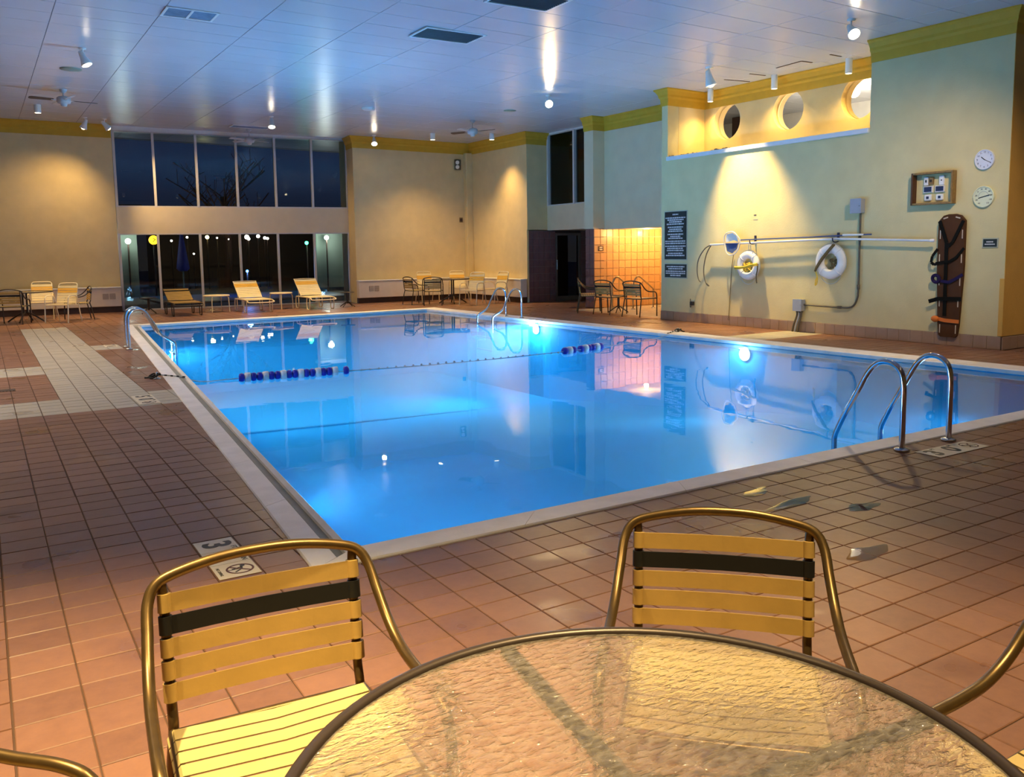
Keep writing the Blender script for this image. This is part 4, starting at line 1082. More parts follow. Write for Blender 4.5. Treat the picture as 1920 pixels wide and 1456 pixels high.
def anchor(x, y, rz, label, L):
    t = thing('rope_anchor', label, 'rope anchor', (x, y, 0), rz, 'lane rope anchors')
    b = MB(); b.lathe([(.05, .0), (.05, .008), (.02, .014)], (0, 0, 0), 18); b.build('plate', M['chrome'], t)
    b = MB(); b.torus((0, 0, .045), .035, .008, (1, .2, 0), 20, 8); b.build('eye', M['chrome'], t)
    b = MB(); b.tube(curve([(0, 0, .05), (-.05, .03, .06), (-.09, -.02, .03), (-.04, -.06, .015), (.03, -.04, .05), (.02, .03, .06), (-.12, .04, .01), (-.17, .03, .008)], 6), .011, 6); b.build('knot', M['dope'], t)
    n = 9
    for k in range(n):
        a, c = k/n, (k+.82)/n; m = MB()
        m.tube([(.02+L*a, 0, .05-.035*a), (.02+L*c, 0, .05-.035*c)], .010, 6); m.build('rope_piece', M['dope'] if k % 2 == 0 else M['rope'], t)
anchor(1.80, 11.42, -.55, 'black and white rope tied to a deck eye at the left pool edge', .34)
anchor(10.72, 11.62, PI+.30, 'black and white rope tied to a deck eye at the right pool edge', .36)

# ------------------------------------------------------------------ depth markers
def slash_circle(parent, c, R_, rot):
    b = MB(); b.torus((0, 0, 0), R_, .006, (0, 0, 1), 32, 6); b.v = [(x, y, z*.12) for x, y, z in b.v]
    o = b.build('circle', M['redink'], parent, c, rot)
    b = MB(); b.bar((-R_*.7, -R_*.7, 0), (R_*.7, R_*.7, 0), .010, .0014); b.build('slash', M['redink'], parent, c, rot)
    b = MB(); b.bar((-R_*.55, .015, 0), (R_*.1, .005, 0), .012, .0013); b.bar((R_*.1, .005, 0), (R_*.6, -.03, 0), .008, .0013); b.bar((-R_*.35, .012, 0), (-R_*.1, -R_*.6, 0), .008, .0013); b.lathe([(.012, -.0006), (.012, .0006)], (-R_*.65, .02, 0), 12)
    b.bar((0, -R_*.95, 0), (0, R_*.2, 0), .004, .0012)
    b.build('diver', M['ink'], parent, c, rot)
def marker(label, x, y, rz, cells, sz):
    t = thing('depth_marker', label, 'depth marker', (x, y, .0012), rz, 'depth markers on the deck')
    for k, ch in enumerate(cells):
        m = MB(); m.bbox(k*sz, (k+1)*sz-.004, 0, sz-.004, 0, .003, .001); q = m.build('marker_tile', M['marker'], t)
        cx, cy = (k+.5)*sz, sz/2
        if ch == 'N':
            slash_circle(q, (cx, cy+.018, .0036), .062, (0, 0, 0)); text('NO DIVING', .022, M['ink'], q, (cx, .022, .0034), (0, 0, 0), 'caption')
        elif ch == 'n': slash_circle(q, (cx, cy, .0036), .066, (0, 0, 0))
        elif ch:
            main, sup = ch
            text(main, .20, M['ink'], q, (cx-.012, cy-.004, .0034), (0, 0, 0), 'numeral', bold=.03)
            if sup: text(sup, .04, M['ink'], q, (cx+.068, cy+.072, .0034), (0, 0, 0), 'unit')
    return t
marker('ivory depth marker reading 3 with a no diving sign, behind the left near chair', .87, 4.705, -PI/2, [('3', 'FT'), ('0', 'IN'), 'N'], .205)
marker('ivory depth marker reading 3 0 beside the nearest pool ladder', 5.835, 3.555, 0, [('3', 'FT'), ('0', 'IN'), 'n'], .212)
marker('worn depth marker on the pale tile band left of the pool', 1.315, 10.14, -PI/2, [('5', 'FT'), ('0', 'IN'), 'n'], .215)
marker('faint depth marker on the pale strip beside the left ladder', 1.72, 16.28, -PI/2, [('7', 'FT'), 'n'], .205)
# thin puddles left on the deck
M['puddle'] = glass_mat('puddle_film', (.97, .97, .96), 1.7, .05)
def puddle(x, y, rx, ry, ang, label, seed):
    rnd = random.Random(seed); n = 26
    t = thing('puddle', label, 'puddle', (x, y, .0016), ang, 'puddles on the deck'); b = MB()
    ph = [rnd.uniform(0, 6.28) for _ in range(3)]
    rim = [(math.cos(2*PI*k/n)*rx*(1+.22*math.sin(2*2*PI*k/n+ph[0])+.14*math.sin(5*2*PI*k/n+ph[1])), math.sin(2*PI*k/n)*ry*(1+.2*math.sin(3*2*PI*k/n+ph[2]))) for k in range(n)]
    b.add([(0, 0, .0006)]+[(p*.8, q*.8, .0005) for p, q in rim]+[(p, q, 0) for p, q in rim], [(0, 1+k, 1+(k+1) % n) for k in range(n)]+[(1+k, 1+n+k, 1+n+(k+1) % n, 1+(k+1) % n) for k in range(n)], True)
    b.build('water_film', M['puddle'], t)
puddle(4.05, 3.41, .20, .05, .1, 'long thin puddle shining on the deck beyond the chair across the table', 1)
puddle(4.08, 3.70, .13, .05, .2, 'small puddle on the deck next to the near coping', 2)
puddle(4.37, 3.13, .11, .06, .0, 'small puddle on the deck to the right of the long thin one', 3)
puddle(3.72, 2.63, .14, .07, .1, 'faint puddle on the tiles right of the chair across the table', 4)
# floor drain
t = thing('floor_drain', 'small dark square drain set in the deck by the pale tile band', 'drain', (.17, 11.5, 0))
b = MB(); b.box(-.09, .09, -.09, .09, -.004, .003); b.build('frame', M['toe'], t)
for k in range(5): b = MB(); b.box(-.075+k*.034, -.06+k*.034, -.075, .075, .003, .006); b.build('bar', M['ink'], t)

# ------------------------------------------------------------------ things on the right wall; local x runs towards the camera, -y out of the wall
def on_wall(name, label, cat, y, z, group=None): return thing(name, label, cat, (XW, y, z), -PI/2, group)
RT = (PI/2, 0, 0)
def sign(label, y0, y1, z0, z1, rows, seed, head=None):
    random.seed(seed); W_, H_ = y0-y1, z1-z0
    t = on_wall('wall_sign', label, 'sign', (y0+y1)/2, (z0+z1)/2, 'dark green wall signs')
    b = MB(); b.bbox(-W_/2-.018, W_/2+.018, -.012, 0, -H_/2-.018, H_/2+.018, .004); b.build('edge', M['signedge'], t)
    b = MB(); b.bbox(-W_/2, W_/2, -.018, -.010, -H_/2, H_/2, .003); b.build('face', M['signblk'], t)
    for zf, wf in rows:
        m = MB(); z = H_/2-zf*H_; tot = wf*W_; x = -tot/2
        while x < tot/2-.005:
            ww = min(random.uniform(.02, .075)*W_/.64*1.0, tot/2-x); hh = .013*random.uniform(.85, 1.1)*max(.7, W_/.64)
            m.box(x, x+ww, -.0195, -.0175, z-hh, z+hh); x += ww+.010*W_/.64
        q = m.build('lettering_line', M['signtxt'], t); q['kind'] = 'stuff'
    random.seed(seed+50)
big = [(.06, .26), (.13, .92), (.172, .74), (.214, .58), (.26, .80), (.325, .70), (.37, .56), (.41, .66), (.475, .72), (.52, .46), (.56, .66), (.62, .94), (.665, .92), (.725, .94), (.77, .74), (.815, .78), (.875, .66), (.92, .86)]
sign('tall dark sign full of small pale lettering beside the alcove', 13.91, 13.25, 1.29, 2.28, big, 3)
sign('short dark sign with five lines of lettering below the tall one', 13.90, 13.24, .91, 1.185, [(.18, .82), (.34, .66), (.53, .90), (.69, .90), (.85, .48)], 4)
sign('small dark sign right of the brown spine board', 7.07, 6.87, 1.485, 1.595, [(.36, .50), (.68, .74)], 5)

def ring_thing(label, y, z, R_, ropes):
    t = on_wall('life_ring', label, 'life ring', y, z, 'life rings on the wall')
    rr = R_*.27; Rm = R_-rr
    b = MB(); b.torus((0, -.085, 0), Rm, rr, (0, 1, 0), 44, 16); b.v = [(x, -.085+(yv+.085)*.72, zv) for x, yv, zv in b.v]; b.build('ring', M['ring'], t)
    for k in range(4):
        a = PI/4+k*PI/2; c = Vector((math.cos(a)*Rm, -.085, math.sin(a)*Rm)); m = MB()
        tdir = Vector((-math.sin(a), 0, math.cos(a))); nrm = Vector((math.cos(a), 0, math.sin(a)))
        pts = [c+(nrm*math.cos(2*PI*q/16)+Vector((0, .72, 0))*math.sin(2*PI*q/16))*(rr+.003) for q in range(16)]
        m.tube(pts, .007, 6, closed=True, flat=1); m.build('band', M['whitep'], t)
    # grab line sagging between the bands
    for k in range(4):
        a0, a1 = PI/4+k*PI/2, PI/4+(k+1)*PI/2; sag = .03 if k != 2 else .075
        pts = []
        for q in range(9):
            a = a0+(a1-a0)*q/8; r_ = R_+.006+sag*math.sin(PI*q/8)*(1 if k == 2 else .25); pts.append((math.cos(a)*r_, -.085, math.sin(a)*r_))
        m = MB(); m.tube(pts, .006, 6); m.build('grab_line', M['rope'], t)
    # hanging loops
    for dx in (-.028, .028):
        m = MB(); m.tube(curve([(dx, -.05, R_*.88), (dx*.9, -.06, R_+.06), (dx*.5, -.05, R_+.17)], 5), .006, 6); m.build('hang_cord', M['rope'], t)
    for nm, pts, rad, mt in ropes:
        m = MB(); m.tube(curve(pts, 6), rad, 8); m.build(nm, M[mt], t)
    return t
random.seed(11)
coil1 = [(.13*math.cos(a*.9)*random.uniform(.35, 1), -.10-.02*random.random(), -.03+.11*math.sin(a*1.3)*random.uniform(.5, 1)) for a in range(26)]
ring_thing('white life ring with a bright yellow rope across it, lit by the cone of light', 11.49, 1.18, .275, [
    ('rope_wrap', [(-.29, -.15, -.03), (-.15, -.17, -.035), (0, -.17, -.02), (.15, -.17, .015), (.27, -.15, .035)], .016, 'yrope'),
    ('rope_wrap', [(-.29, -.145, -.065), (-.12, -.165, -.055), (.05, -.165, -.03), (.2, -.165, .0), (.28, -.15, .01)], .013, 'yrope'),
    ('rope_coil', coil1, .010, 'yrope'),
    ('rope_tail', [(.27, -.13, .03), (.25, -.12, -.1), (.22, -.11, -.2), (.225, -.10, -.33)], .011, 'orope')])
random.seed(12)
coil2 = [(.05+.10*math.cos(a*1.1)*random.uniform(.3, 1), -.06-.03*random.random(), -.04+.11*math.sin(a*.8)*random.uniform(.3, 1)) for a in range(24)]
ring_thing('white life ring with a dark olive rope slung over it, nearer the brown board', 9.64, 1.26, .30, [
    ('rope_wrap', [(.10, -.13, .29), (.02, -.17, .18), (-.10, -.18, .04), (-.20, -.17, -.08), (-.285, -.13, -.16)], .018, 'orope'),
    ('rope_wrap', [(.07, -.13, .29), (-.02, -.17, .17), (-.14, -.18, .03), (-.25, -.15, -.10), (-.29, -.12, -.15)], .014, 'orope'),
    ('rope_coil', coil2, .012, 'orope'),
    ('rope_tail', [(-.285, -.12, -.16), (-.25, -.11, -.28), (-.27, -.10, -.38), (-.30, -.10, -.41), (-.29, -.10, -.33), (-.26, -.10, -.26)], .010, 'yrope')])

# poles on brackets
t = on_wall('rescue_pole', 'long pale metal pole with a dark hook, hung level along the wall above the rings', 'pole', 10.1, 1.60)
b = MB(); b.tube([(-2.36, -.12, -.02), (-1.0, -.12, .01), (.6, -.12, .045), (2.33, -.12, -.012)], .019, 10); b.build('shaft', M['pole'], t)
b = MB(); b.lathe([(.024, 0), (.026, .03), (.022, .07)], (2.28, -.12, -.012), 14, (1, 0, 0)); b.build('end_cap', M['whitep'], t)
b = MB(); b.tube(curve([(-2.33, -.12, -.02), (-2.50, -.13, -.10), (-2.66, -.14, -.30), (-2.70, -.14, -.52), (-2.66, -.14, -.70), (-2.60, -.14, -.76)], 6), .011, 8); b.tube(curve([(-2.33, -.12, -.02), (-2.44, -.14, -.20), (-2.50, -.15, -.45), (-2.49, -.15, -.65), (-2.42, -.15, -.80), (-2.35, -.15, -.83), (-2.42, -.15, -.78)], 6), .011, 8); b.build('hook', M['conduit'], t)
t = on_wall('leaf_net', 'pale leaf net on a blue pole, hung over the left life ring', 'net', 11.78, 1.62)
b = MB(); b.tube(curve([(-.20, -.16, -.20), (-.26, -.17, .02), (-.22, -.17, .16), (-.05, -.17, .20), (.06, -.16, .13), (.12, -.14, .02), (.08, -.15, -.14), (-.05, -.16, -.24)], 5, True), .011, 8, closed=True); b.build('hoop', M['pole'], t)
b = MB(); b.add([(-.22, -.17, .0), (-.20, -.17, .15), (-.04, -.17, .18), (.06, -.16, .11), (.09, -.15, .0), (-.06, -.11, .04)], [(0,5,1),(1,5,2),(2,5,3),(3,5,4)]); b.build('mesh', M['ring'], t)
b = MB(); b.add([(-.22, -.172, -.02), (.09, -.152, -.02), (.06, -.155, -.13), (-.05, -.162, -.21), (-.18, -.165, -.17), (-.06, -.12, -.06)], [(0,1,5),(1,2,5),(2,3,5),(3,4,5),(4,0,5)]); b.build('pocket', M['bluepole'], t)
b = MB(); b.tube([(.10, -.10, .04), (2.9, -.07, .085)], .013, 8); b.build('handle', M['bluepole'], t)
b = MB(); b.lathe([(.018, 0), (.02, .03), (.016, .36), (.012, .40)], (2.36, -.075, .085), 12, (1, 0, 0)); b.build('grip', M['whitep'], t)
for k, (y, z, lb) in enumerate(((11.40, 1.68, 'small dark bracket holding the poles above the yellow-roped ring'), (9.56, 1.69, 'small navy bracket holding the poles above the olive-roped ring'))):
    t = on_wall('pole_bracket', lb, 'bracket', y, z, 'pole brackets')
    b = MB(); b.bbox(-.022, .022, -.02, 0, -.07, .06, .004); b.build('plate', M['bracket'], t)
    b = MB(); b.tube(curve([(0, -.01, -.09), (0, -.09, -.10), (0, -.15, -.08), (0, -.16, -.03)], 5), .010, 8); b.build('arm', M['bracket'], t)
# two small leads hanging down the wall
t = on_wall('safety_cord', 'thin cord hanging from the leaf net to the tiled base, left of the lit ring', 'cord', 11.92, 1.40)
b = MB(); b.tube(curve([(0, -.03, .0), (-.06, -.02, -.3), (-.09, -.02, -.8), (-.12, -.02, -1.25)], 6), .006, 6); b.build('cord', M['orope'], t)
b = MB(); b.torus((-.12, -.02, -1.27), .02, .004, (0, 1, 0), 14, 6); b.build('end_loop', M['orope'], t)
# electric boxes and conduit
def ebox(y0, y1, z0, z1, label, dep=.11):
    t = on_wall('junction_box', label, 'junction box', (y0+y1)/2, (z0+z1)/2, 'grey junction boxes'); w2, h2 = abs(y0-y1)/2, (z1-z0)/2
    b = MB(); b.bbox(-w2, w2, -dep, 0, -h2, h2, .006); b.build('body', M['greybox'], t)
    b = MB(); b.bbox(-w2-.006, w2+.006, -dep-.012, -dep, -h2-.006, h2+.006, .004); b.build('cover', M['greybox'], t)
    b = MB(); b.lathe([(.008, 0), (.008, .008)], (w2-.02, -dep-.012, 0), 10, (0, -1, 0)); b.build('screw', M['chrome'], t)
ebox(9.26, 9.06, 2.06, 2.29, 'blue-grey junction box at the top of the brown conduit')
ebox(10.40, 10.22, .385, .59, 'grey junction box low on the wall, above three short conduits')
t = on_wall('conduit', 'brown conduit running down the wall and bending to the low grey box', 'conduit', 9.12, 2.06)
b = MB(); b.tube(curve([(0, -.035, 0), (0, -.035, -.6), (0, -.035, -1.25), (-.02, -.035, -1.42), (-.09, -.035, -1.535), (-.22, -.035, -1.575), (-.5, -.035, -1.575), (-1.12, -.035, -1.565)], 6), .0165, 10); b.build('pipe', M['conduit'], t)
for p, ax in (((0, -.035, -.42), (0, 0, 1)), ((0, -.035, -1.22), (0, 0, 1)), ((-.36, -.035, -1.575), (1, 0, 0))):
    b = MB(); b.lathe([(.020, -.04), (.025, -.038), (.025, .038), (.020, .04)], p, 14, ax); b.build('coupling', M['conduit'], t)
for k in range(3):
    t = on_wall('short_conduit', ['left one of three short conduits under the low grey box', 'middle one of three short conduits under the low grey box', 'right one of three short conduits under the low grey box'][k], 'conduit', 10.36-k*.048, .39, 'short conduits')
    b = MB(); b.tube(curve([(0, -.05-.0*k, .0), (0, -.055, -.10), (-.06+.01*k, -.06, -.26), (-.09+.01*k, -.06, -.385)], 5), .017, 10); b.build('pipe', M['conduit'] if k != 1 else M['greybox'], t)
    b = MB(); b.lathe([(.022, -.02), (.024, 0), (.022, .02)], (0, -.05, -.02), 12); b.build('coupling', M['conduit'], t)
# outlet with a plugged adaptor
t = on_wall('wall_outlet', 'dark wall outlet with a plug low on the wall near the alcove corner', 'outlet', 13.06, .40)
b = MB(); b.bbox(-.05, .05, -.01, 0, -.06, .06, .004); b.build('plate', M['signedge'], t)
b = MB(); b.bbox(-.04, .06, -.06, -.01, -.05, .03, .01); b.build('plug', M['ink'], t)
b = MB(); b.tube(curve([(.0, -.05, -.05), (-.02, -.04, -.09), (-.05, -.03, -.07), (-.05, -.02, .08)], 5), .007, 6); b.build('wire', M['ink'], t)
t = on_wall('tape_scrap', 'two scraps of pale tape left on the wall in the lit cone', 'tape', 11.41, 2.07)
for k, (x, z, s_) in enumerate(((-.01, .05, .03), (.0, -.03, .055))):
    b = MB(); b.bbox(x-s_, x+s_, -.004, 0, z-.012, z+.012, .001); b.build('scrap', M['conduit'] if k == 0 else M['signedge'], t)

# wooden open frame with thermostats
t = on_wall('control_frame', 'open wooden wall frame around six small control boxes', 'frame', 7.85, 2.375)
fw, fh, fd = .335, .245, .11
for nm, x0, x1, z0, z1, m in (('left_board', -fw, -fw+.03, -fh, fh, 'woodd'), ('right_board', fw-.03, fw, -fh, fh, 'wood'), ('top_board', -fw+.03, fw-.03, fh-.03, fh, 'wood'), ('bottom_board', -fw+.03, fw-.03, -fh, -fh+.03, 'wood')):
    b = MB(); b.bbox(x0, x1, -fd, 0, z0, z1, .004); b.build('frame_board', M[m], t)
M['ctrl'] = mat('pale_control_plastic', (.66, .66, .72), .4, var=.04)
M['ctrlb'] = mat('white_control_plastic', (.80, .80, .84), .35, var=.03)
for k, (x, z, w2, h2, m1, sx, sz, m2) in enumerate(((-.135, .115, .035, .065, 'ctrl', .012, .02, 'ink'), (-.055, .115, .035, .055, 'wood', .018, .018, 'ink'), (.115, .115, .04, .07, 'ctrlb', .010, .010, 'ink'),
                                    (-.10, -.01, .075, .05, 'ctrl', .062, .038, 'lcd'), (.09, -.01, .075, .05, 'ctrl', .062, .036, 'lcd'), (-.10, -.135, .06, .048, 'ctrlb', .022, .020, 'lcd'), (.09, -.135, .06, .048, 'ctrlb', .022, .020, 'lcd'))):
    c = tag(bpy.data.objects.new('control_box', None)); COL.objects.link(c); c.parent = t; c.location = (x, 0, z)
    b = MB(); b.bbox(-w2, w2, -.035, 0, -h2, h2, .012 if k > 4 else .004); b.build('case', M[m1], c)
    b = MB(); b.bbox(-sx, sx, -.038, -.034, -sz, sz, .002); b.build('display', M[m2], c)

def dial(name, label, cat, y, z, R_, face, rimm):
    t = on_wall(name, label, cat, y, z)
    b = MB(); b.lathe([(R_, 0), (R_, .028), (R_-.008, .036), (R_-.016, .034), (R_-.018, .022)], (0, 0, 0), 40, (0, -1, 0)); b.build('rim', rimm, t)
    b = MB(); b.lathe([(R_-.016, .023), (.0005, .023)], (0, 0, 0), 40, (0, -1, 0), caps=False); b.build('face', face, t)
    return t
t = dial('wall_clock', 'round white wall clock above the thermometer, hands near twenty past four', 'clock', 7.10, 2.735, .145, M['clock'], M['clock'])
for h in range(12):
    a = PI/2-h*PI/6-PI/6; text(str(h+1), .036, M['lcd'], t, (math.cos(a)*.105, -.0245, math.sin(a)*.105), RT, 'numeral')
for nm, ang, L, wd in (('hour_hand', 140, .06, .010), ('minute_hand', -28, .10, .007)):
    a = math.radians(ang); b = MB(); b.bar((-math.cos(a)*.012, -.0275, -math.sin(a)*.012), (math.cos(a)*L, -.0275, math.sin(a)*L), .002, wd, (-math.sin(a), 0, math.cos(a))); b.build(nm, M['ink'], t)
t = dial('wall_thermometer', 'round pale green dial thermometer below the wall clock', 'thermometer', 7.09, 2.205, .155, M['thermo'], M['thermo'])
for k, s_ in enumerate(('-60', '-40', '-20', '0', '20', '40', '60', '80', '100', '120')):
    a = math.radians(235-k*290/9); text(s_, .030, M['ink'], t, (math.cos(a)*.112, -.0245, math.sin(a)*.112), RT, 'numeral')
a = math.radians(14); b = MB(); b.bar((-math.cos(a)*.075, -.0275, -math.sin(a)*.075), (math.cos(a)*.095, -.0275, math.sin(a)*.095), .002, .012, (-math.sin(a), 0, math.cos(a))); b.build('needle', M['ink'], t)
b = MB(); pts = [(math.cos(math.radians(q))*.075, -.0245, math.sin(math.radians(q))*.075) for q in range(0, 181, 12)]; b.tube(pts, .002, 5); b.build('scale_arc', M['greybox'], t)

# spine board with straps
t = on_wall('spine_board', 'long brown spine board with black, navy and orange straps, hung upright on the wall', 'spine board', 7.53, .13)
BH = 1.845
def bw(z):   # half width by height
    s_ = z/BH
    return .155+.052*min(1, s_/.55)
out = [(-.11, 0.0), (.11, 0.0), (.145, .03)]
for k in range(1, 12): z = .03+k*(BH-.15-.03)/11; out.append((bw(z), z))
out += [(.205, BH-.10), (.13, BH-.02), (.05, BH), (-.05, BH), (-.13, BH-.02), (-.205, BH-.10)]
for k in range(11, 0, -1): z = .03+k*(BH-.15-.03)/11; out.append((-bw(z), z))
out += [(-.145, .03)]
b = MB(); b.prism(out, -.06, -.015, 'y')
b.v = [(x, y, z) for x, y, z in b.v]; b.build('board', M['board'], t)
for k, z in enumerate((.06, .46, .78, 1.12, 1.48)):
    for sx in (-1, 1):
        x = sx*(bw(z+.05)-.035); b = MB(); b.bbox(x-.008, x+.008, -.0635, -.058, z, z+.13, .003); b.build('hand_slot', M['boardlight'], t)
for sx in (-1, 1):
    b = MB(); b.bar((sx*.06, -.062, BH-.045), (sx*.13, -.062, BH-.065), .006, .018); b.build('hand_slot', M['boardlight'], t)
def strap(pts, wd, m, name='strap'):
    b = MB()
    for p, q in zip(pts[:-1], pts[1:]): b.bar(p, q, .008, wd, (0, 0, 1) if abs(q[0]-p[0]) > abs(q[2]-p[2]) else (1, 0, 0))
    b.build(name, M[m], t)
strap([(-.185, -.068, BH-.10), (-.06, -.072, 1.42), (-.05, -.072, .32)], .055, 'strapblk')
strap([(.185, -.068, BH-.10), (.03, -.072, 1.42), (-.05, -.074, 1.36)], .050, 'strapblk')
strap([(.21, -.066, 1.34), (.10, -.078, 1.20), (.0, -.080, 1.14), (-.12, -.078, 1.13), (-.22, -.075, 1.11)], .04, 'strapblk')
strap([(-.20, -.07, 1.33), (-.27, -.09, 1.22), (-.285, -.09, 1.13), (-.24, -.085, 1.09), (-.17, -.075, 1.12)], .04, 'strapblk')
strap([(.205, -.066, .95), (.10, -.078, .88), (.0, -.080, .83), (-.14, -.078, .85)], .045, 'strapnavy')
b = MB(); b.torus((-.20, -.085, .88), .055, .026, (0, 1, .2), 18, 8); b.build('strap_coil', M['strapnavy'], t)
strap([(.195, -.066, .585), (.0, -.08, .58), (-.16, -.078, .575), (-.30, -.09, .53)], .06, 'strapblk')
strap([(.175, -.066, .245), (.05, -.078, .25), (-.05, -.08, .255), (-.13, -.08, .27)], .055, 'straporg')
b = MB(); b.sphere((-.19, -.085, .27), .055, 12, 8, (1.2, .6, .9)); b.build('strap_bundle', M['straporg'], t)

# things on other walls
t = thing('emergency_light', 'twin-lamp emergency light high in the yellow corner', 'emergency light', (13.05, 24.30, 4.22), 0)
b = MB(); b.bbox(-.10, .10, -.08, 0, -.16, .16, .01); b.build('case', M['conduit'], t)
for z in (.07, -.07): b = MB(); b.lathe([(.05, 0), (.062, .05), (.055, .055), (.0005, .045)], (-.04, -.08, z), 16, (-.3, -1, -.2)); b.build('lamp_head', M['white'], t)
t = thing('wall_fitting', 'small dark fitting halfway up the yellow corner', 'fitting', (13.15, 24.30, 2.5), 0)
b = MB(); b.lathe([(.05, 0), (.05, .02), (.03, .05), (.0005, .055)], (0, 0, 0), 16, (0, -1, 0)); b.build('cap', M['toe'], t)
b = MB(); b.bbox(-.06, .06, -.012, 0, -.075, .075, .004); b.build('plate', M['wood'], t)
b = MB(); b.bbox(13.28, 13.5, 24.12, 24.32, .69, 4.58, .01); struct(b.build('pillar_corner', M['wall']))
t = thing('alcove_sign', 'small square sign on the orange tiles at the alcove corner', 'sign', (13.63, 17.678, 1.535), 0)
b = MB(); b.bbox(-.085, .085, -.012, 0, -.065, .065, .003); b.build('plate', M['woodd'], t)
for z in (.025, -.028): b = MB(); b.bbox(-.045, .045, -.016, -.011, z-.016, z+.016, .002); b.build('panel', M['marker'], t)
# bits of debris on the niche ledge
t = thing('ledge_debris', 'dark crumbled debris lying along the left end of the white ledge', 'debris', (12.50, 13.5, 3.425)); t['kind'] = 'stuff'
random.seed(5); m = MB()
for k in range(34):
    y = -random.random()**1.6*1.7+.3; m.sphere((random.uniform(-.05, .15), y, .012), random.uniform(.01, .03), 7, 4, (1, 1.8, .7))
m.build('crumbs', M['toe'], t)

# ------------------------------------------------------------------ night outside the windows
def plain(name, label, cat, parts, loc=(0, 0, 0), rz=0, group=None):
    t = thing(name, label, cat, loc, rz, group)
    for nm, mb, m in parts: mb.build(nm, m, t)
    return t
M['paving'] = mat('night_paving', (.10, .09, .08), .7, var=.2, vscale=.8)
M['bark'] = mat('night_building', (.20, .24, .20), .8, var=.15, vscale=.7)
M['brownb'] = mat('night_brown_wall', (.13, .08, .055), .8, var=.15, vscale=.7)
M['umb'] = mat('navy_umbrella_cloth', (.02, .03, .22), .7, var=.1)
M['poolout'] = mat('outdoor_pool_cover', (.02, .08, .28), .3, var=.15)
M['leafdark'] = mat('bare_twigs', (.12, .06, .045), .8, var=.15)
b = MB(); b.box(-30, 60, 26.4, 90, -.3, -.05); struct(b.build('ground_outside', M['paving']))
plain('outdoor_building', 'pale green lit building corner seen through the first low pane', 'building', [
    ('wall', MB().box(-4, 2.5, 0, 4, -.1, 3.2), M['bark']), ('shutter', MB().box(.2, .9, -.06, 0, 1.3, 2.0), M['bark']), ('roof', MB().box(-4.2, 2.7, -.3, 4, 3.2, 3.4), M['toe'])], (2.6, 35, 0))
plain('outdoor_building', 'dark brown building across the terrace behind the middle panes', 'building', [
    ('wall', MB().box(0, 9, 0, 3, -.1, 2.9), M['brownb']), ('ledge', MB().box(-.2, 9.2, -.2, .1, .95, 1.05), M['brownb']), ('roof', MB().box(-.3, 9.3, -.4, 3, 2.9, 3.1), M['toe'])], (7.3, 44, 0))
plain('outdoor_wall', 'pale lit plaster wall seen through the last low pane', 'building', [
    ('wall', MB().box(0, 3.2, 0, .3, .1, 2.8), M['bark']), ('cap', MB().box(-.1, 3.3, -.1, .4, 2.8, 2.95), M['white'])], (11.7, 34, 0))
def glow(name, label, cat, loc, r, col, st, pole=True, pw=0):
    t = thing(name, label, cat, loc, 0, 'outdoor lamps')
    b = MB(); b.sphere((0, 0, 0), r, 16, 10); b.build('globe', emit('glow_'+label[:18].replace(' ', '_'), col, st), t)
    b = MB()
    if pole: b.tube([(0, 0, -loc[2]-.05), (0, 0, -r*.8)], .03, 8)
    else: b.tube([(0, 0, r*.8), (0, 0, r+.4)], .015, 6)
    b.build('pole' if pole else 'cord', M['toe'], t)
    if pw: l = lamp('POINT', (0, -.05-r, 0), pw, col, None, None, .1); l.parent = t
    return t
glow('yard_lamp', 'bright white yard lamp at the left edge of the first low pane', 'lamp', (4.75, 34.7, 2.05), .10, (.85, 1, .9), 10, True, 12)
t = thing('lit_sign', 'round yellow lit sign with a dark mark, beside the first mullion outside', 'lamp', (5.56, 34.2, 2.08), 0, 'outdoor lamps')
b = MB(); b.lathe([(.0005, .06), (.15, .05), (.17, 0), (.15, -.05), (.0005, -.06)], (0, 0, 0), 28, (0, 1, 0)); b.build('disc', emit('yellow_sign_glow', (1, .55, .02), 1.6), t)
b = MB(); b.bar((-.04, -.075, -.07), (.05, -.075, .02), .02, .02); b.bar((.05, -.075, .02), (-.03, -.075, .06), .02, .02); b.build('mark', M['ink'], t)
b = MB(); b.tube([(0, 0, -2.13), (0, 0, -.16)], .03, 8); b.build('pole', M['toe'], t)
glow('yard_lamp', 'small green lamp outside by the last mullion', 'lamp', (11.3, 34, 1.92), .07, (.05, 1, .4), 6, True, 3)
glow('yard_lamp', 'white flood lamp outside at the top of the last low pane', 'lamp', (12.0, 33.6, 2.12), .09, (.9, 1, .92), 6, True, 30)
glow('yard_lamp', 'yellow-white lamp outside at the top of the third low pane', 'lamp', (8.75, 40, 2.28), .08, (1, .95, .4), 10, True, 3)
SL = ['leftmost of the bright cluster', 'second of the bright cluster', 'third of the bright cluster', 'fourth of the bright cluster', 'rightmost of the bright cluster', 'alone left of the cluster', 'just left of the cluster', 'nearest the yellow lamp', 'nearest the folded umbrella', 'lowest of all']
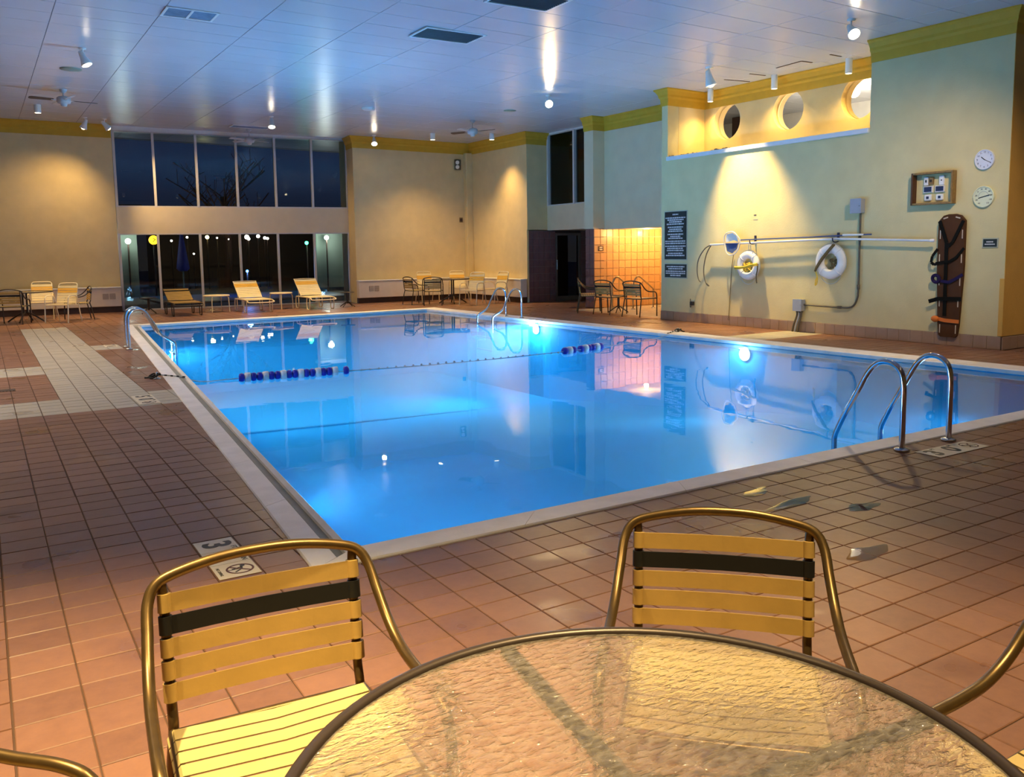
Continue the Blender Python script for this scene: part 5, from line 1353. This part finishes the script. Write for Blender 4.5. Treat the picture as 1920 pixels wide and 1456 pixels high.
for k, (x, z, s_) in enumerate(((10.5, 2.28, .10), (10.62, 2.2, .07), (11.1, 2.32, .08), (11.45, 2.24, .07), (11.62, 2.22, .06), (9.35, 2.26, .04), (9.9, 2.2, .03), (8.1, 2.3, .05), (7.45, 2.15, .05), (8.42, 1.55, .04))):
    glow('string_lamp', 'small white lamp on a pole outside the middle panes, '+SL[k], 'lamp', (x, 40+.15*k, z), s_, (1, .92, .8), 5, True)
plain('folded_umbrella', 'folded navy patio umbrella standing outside the second low pane', 'umbrella', [
    ('canopy', MB().lathe([(.03, 2.45), (.10, 2.0), (.20, 1.3), (.24, 1.0), (.15, .9)], (0, 0, 0), 12), M['umb']), ('pole', MB().tube([(0, 0, -.05), (0, 0, 2.6)], .03, 8), M['bark']), ('base', MB().lathe([(.3, -.05), (.28, .05), (.05, .1)], (0, 0, 0), 18), M['toe'])], (6.6, 34.5, 0))
plain('outdoor_pool', 'small dim blue outdoor pool beyond the window glass', 'pool', [('rim', MB().box(-.3, 6.3, -.3, 5.3, -.06, .02), M['paving']), ('water_surface', MB().box(0, 6, 0, 5, -.04, .035), M['poolout'])], (5.2, 28.6, 0))
glow('yard_lamp', 'low blue lamp over the outdoor pool', 'lamp', (8.2, 31.4, .9), .05, (.1, .3, 1), 3, True, 20)
# bare tree behind the upper panes
random.seed(21)
t = thing('bare_tree', 'bare reddish tree outside behind the upper middle panes', 'tree', (10.0, 41.8, 0))
b = MB(); b.tube(curve([(0, 0, -.1), (.1, 0, 2), (0, .1, 4.2)], 4), .16, 8, rs=None); b.build('trunk', M['leafdark'], t)
for k in range(26):
    a = random.random()*2*PI; h = random.uniform(2.2, 4.2); L = random.uniform(1.2, 2.6)
    p0 = Vector((0, 0, h)); p1 = p0+Vector((math.cos(a)*L*.5, math.sin(a)*L*.3, L*.35)); p2 = p0+Vector((math.cos(a)*L, math.sin(a)*L*.5, L*.75+random.uniform(-.3, .4)))
    m = MB(); m.tube(curve([p0, p1, p2], 3), .03, 5)
    for q in range(4): s_ = p1.lerp(p2, random.random()); e_ = s_+Vector((random.uniform(-.6, .6), random.uniform(-.3, .3), random.uniform(.2, .8))); m.tube([s_, e_], .014, 4)
    m.build('branch', M['leafdark'], t)
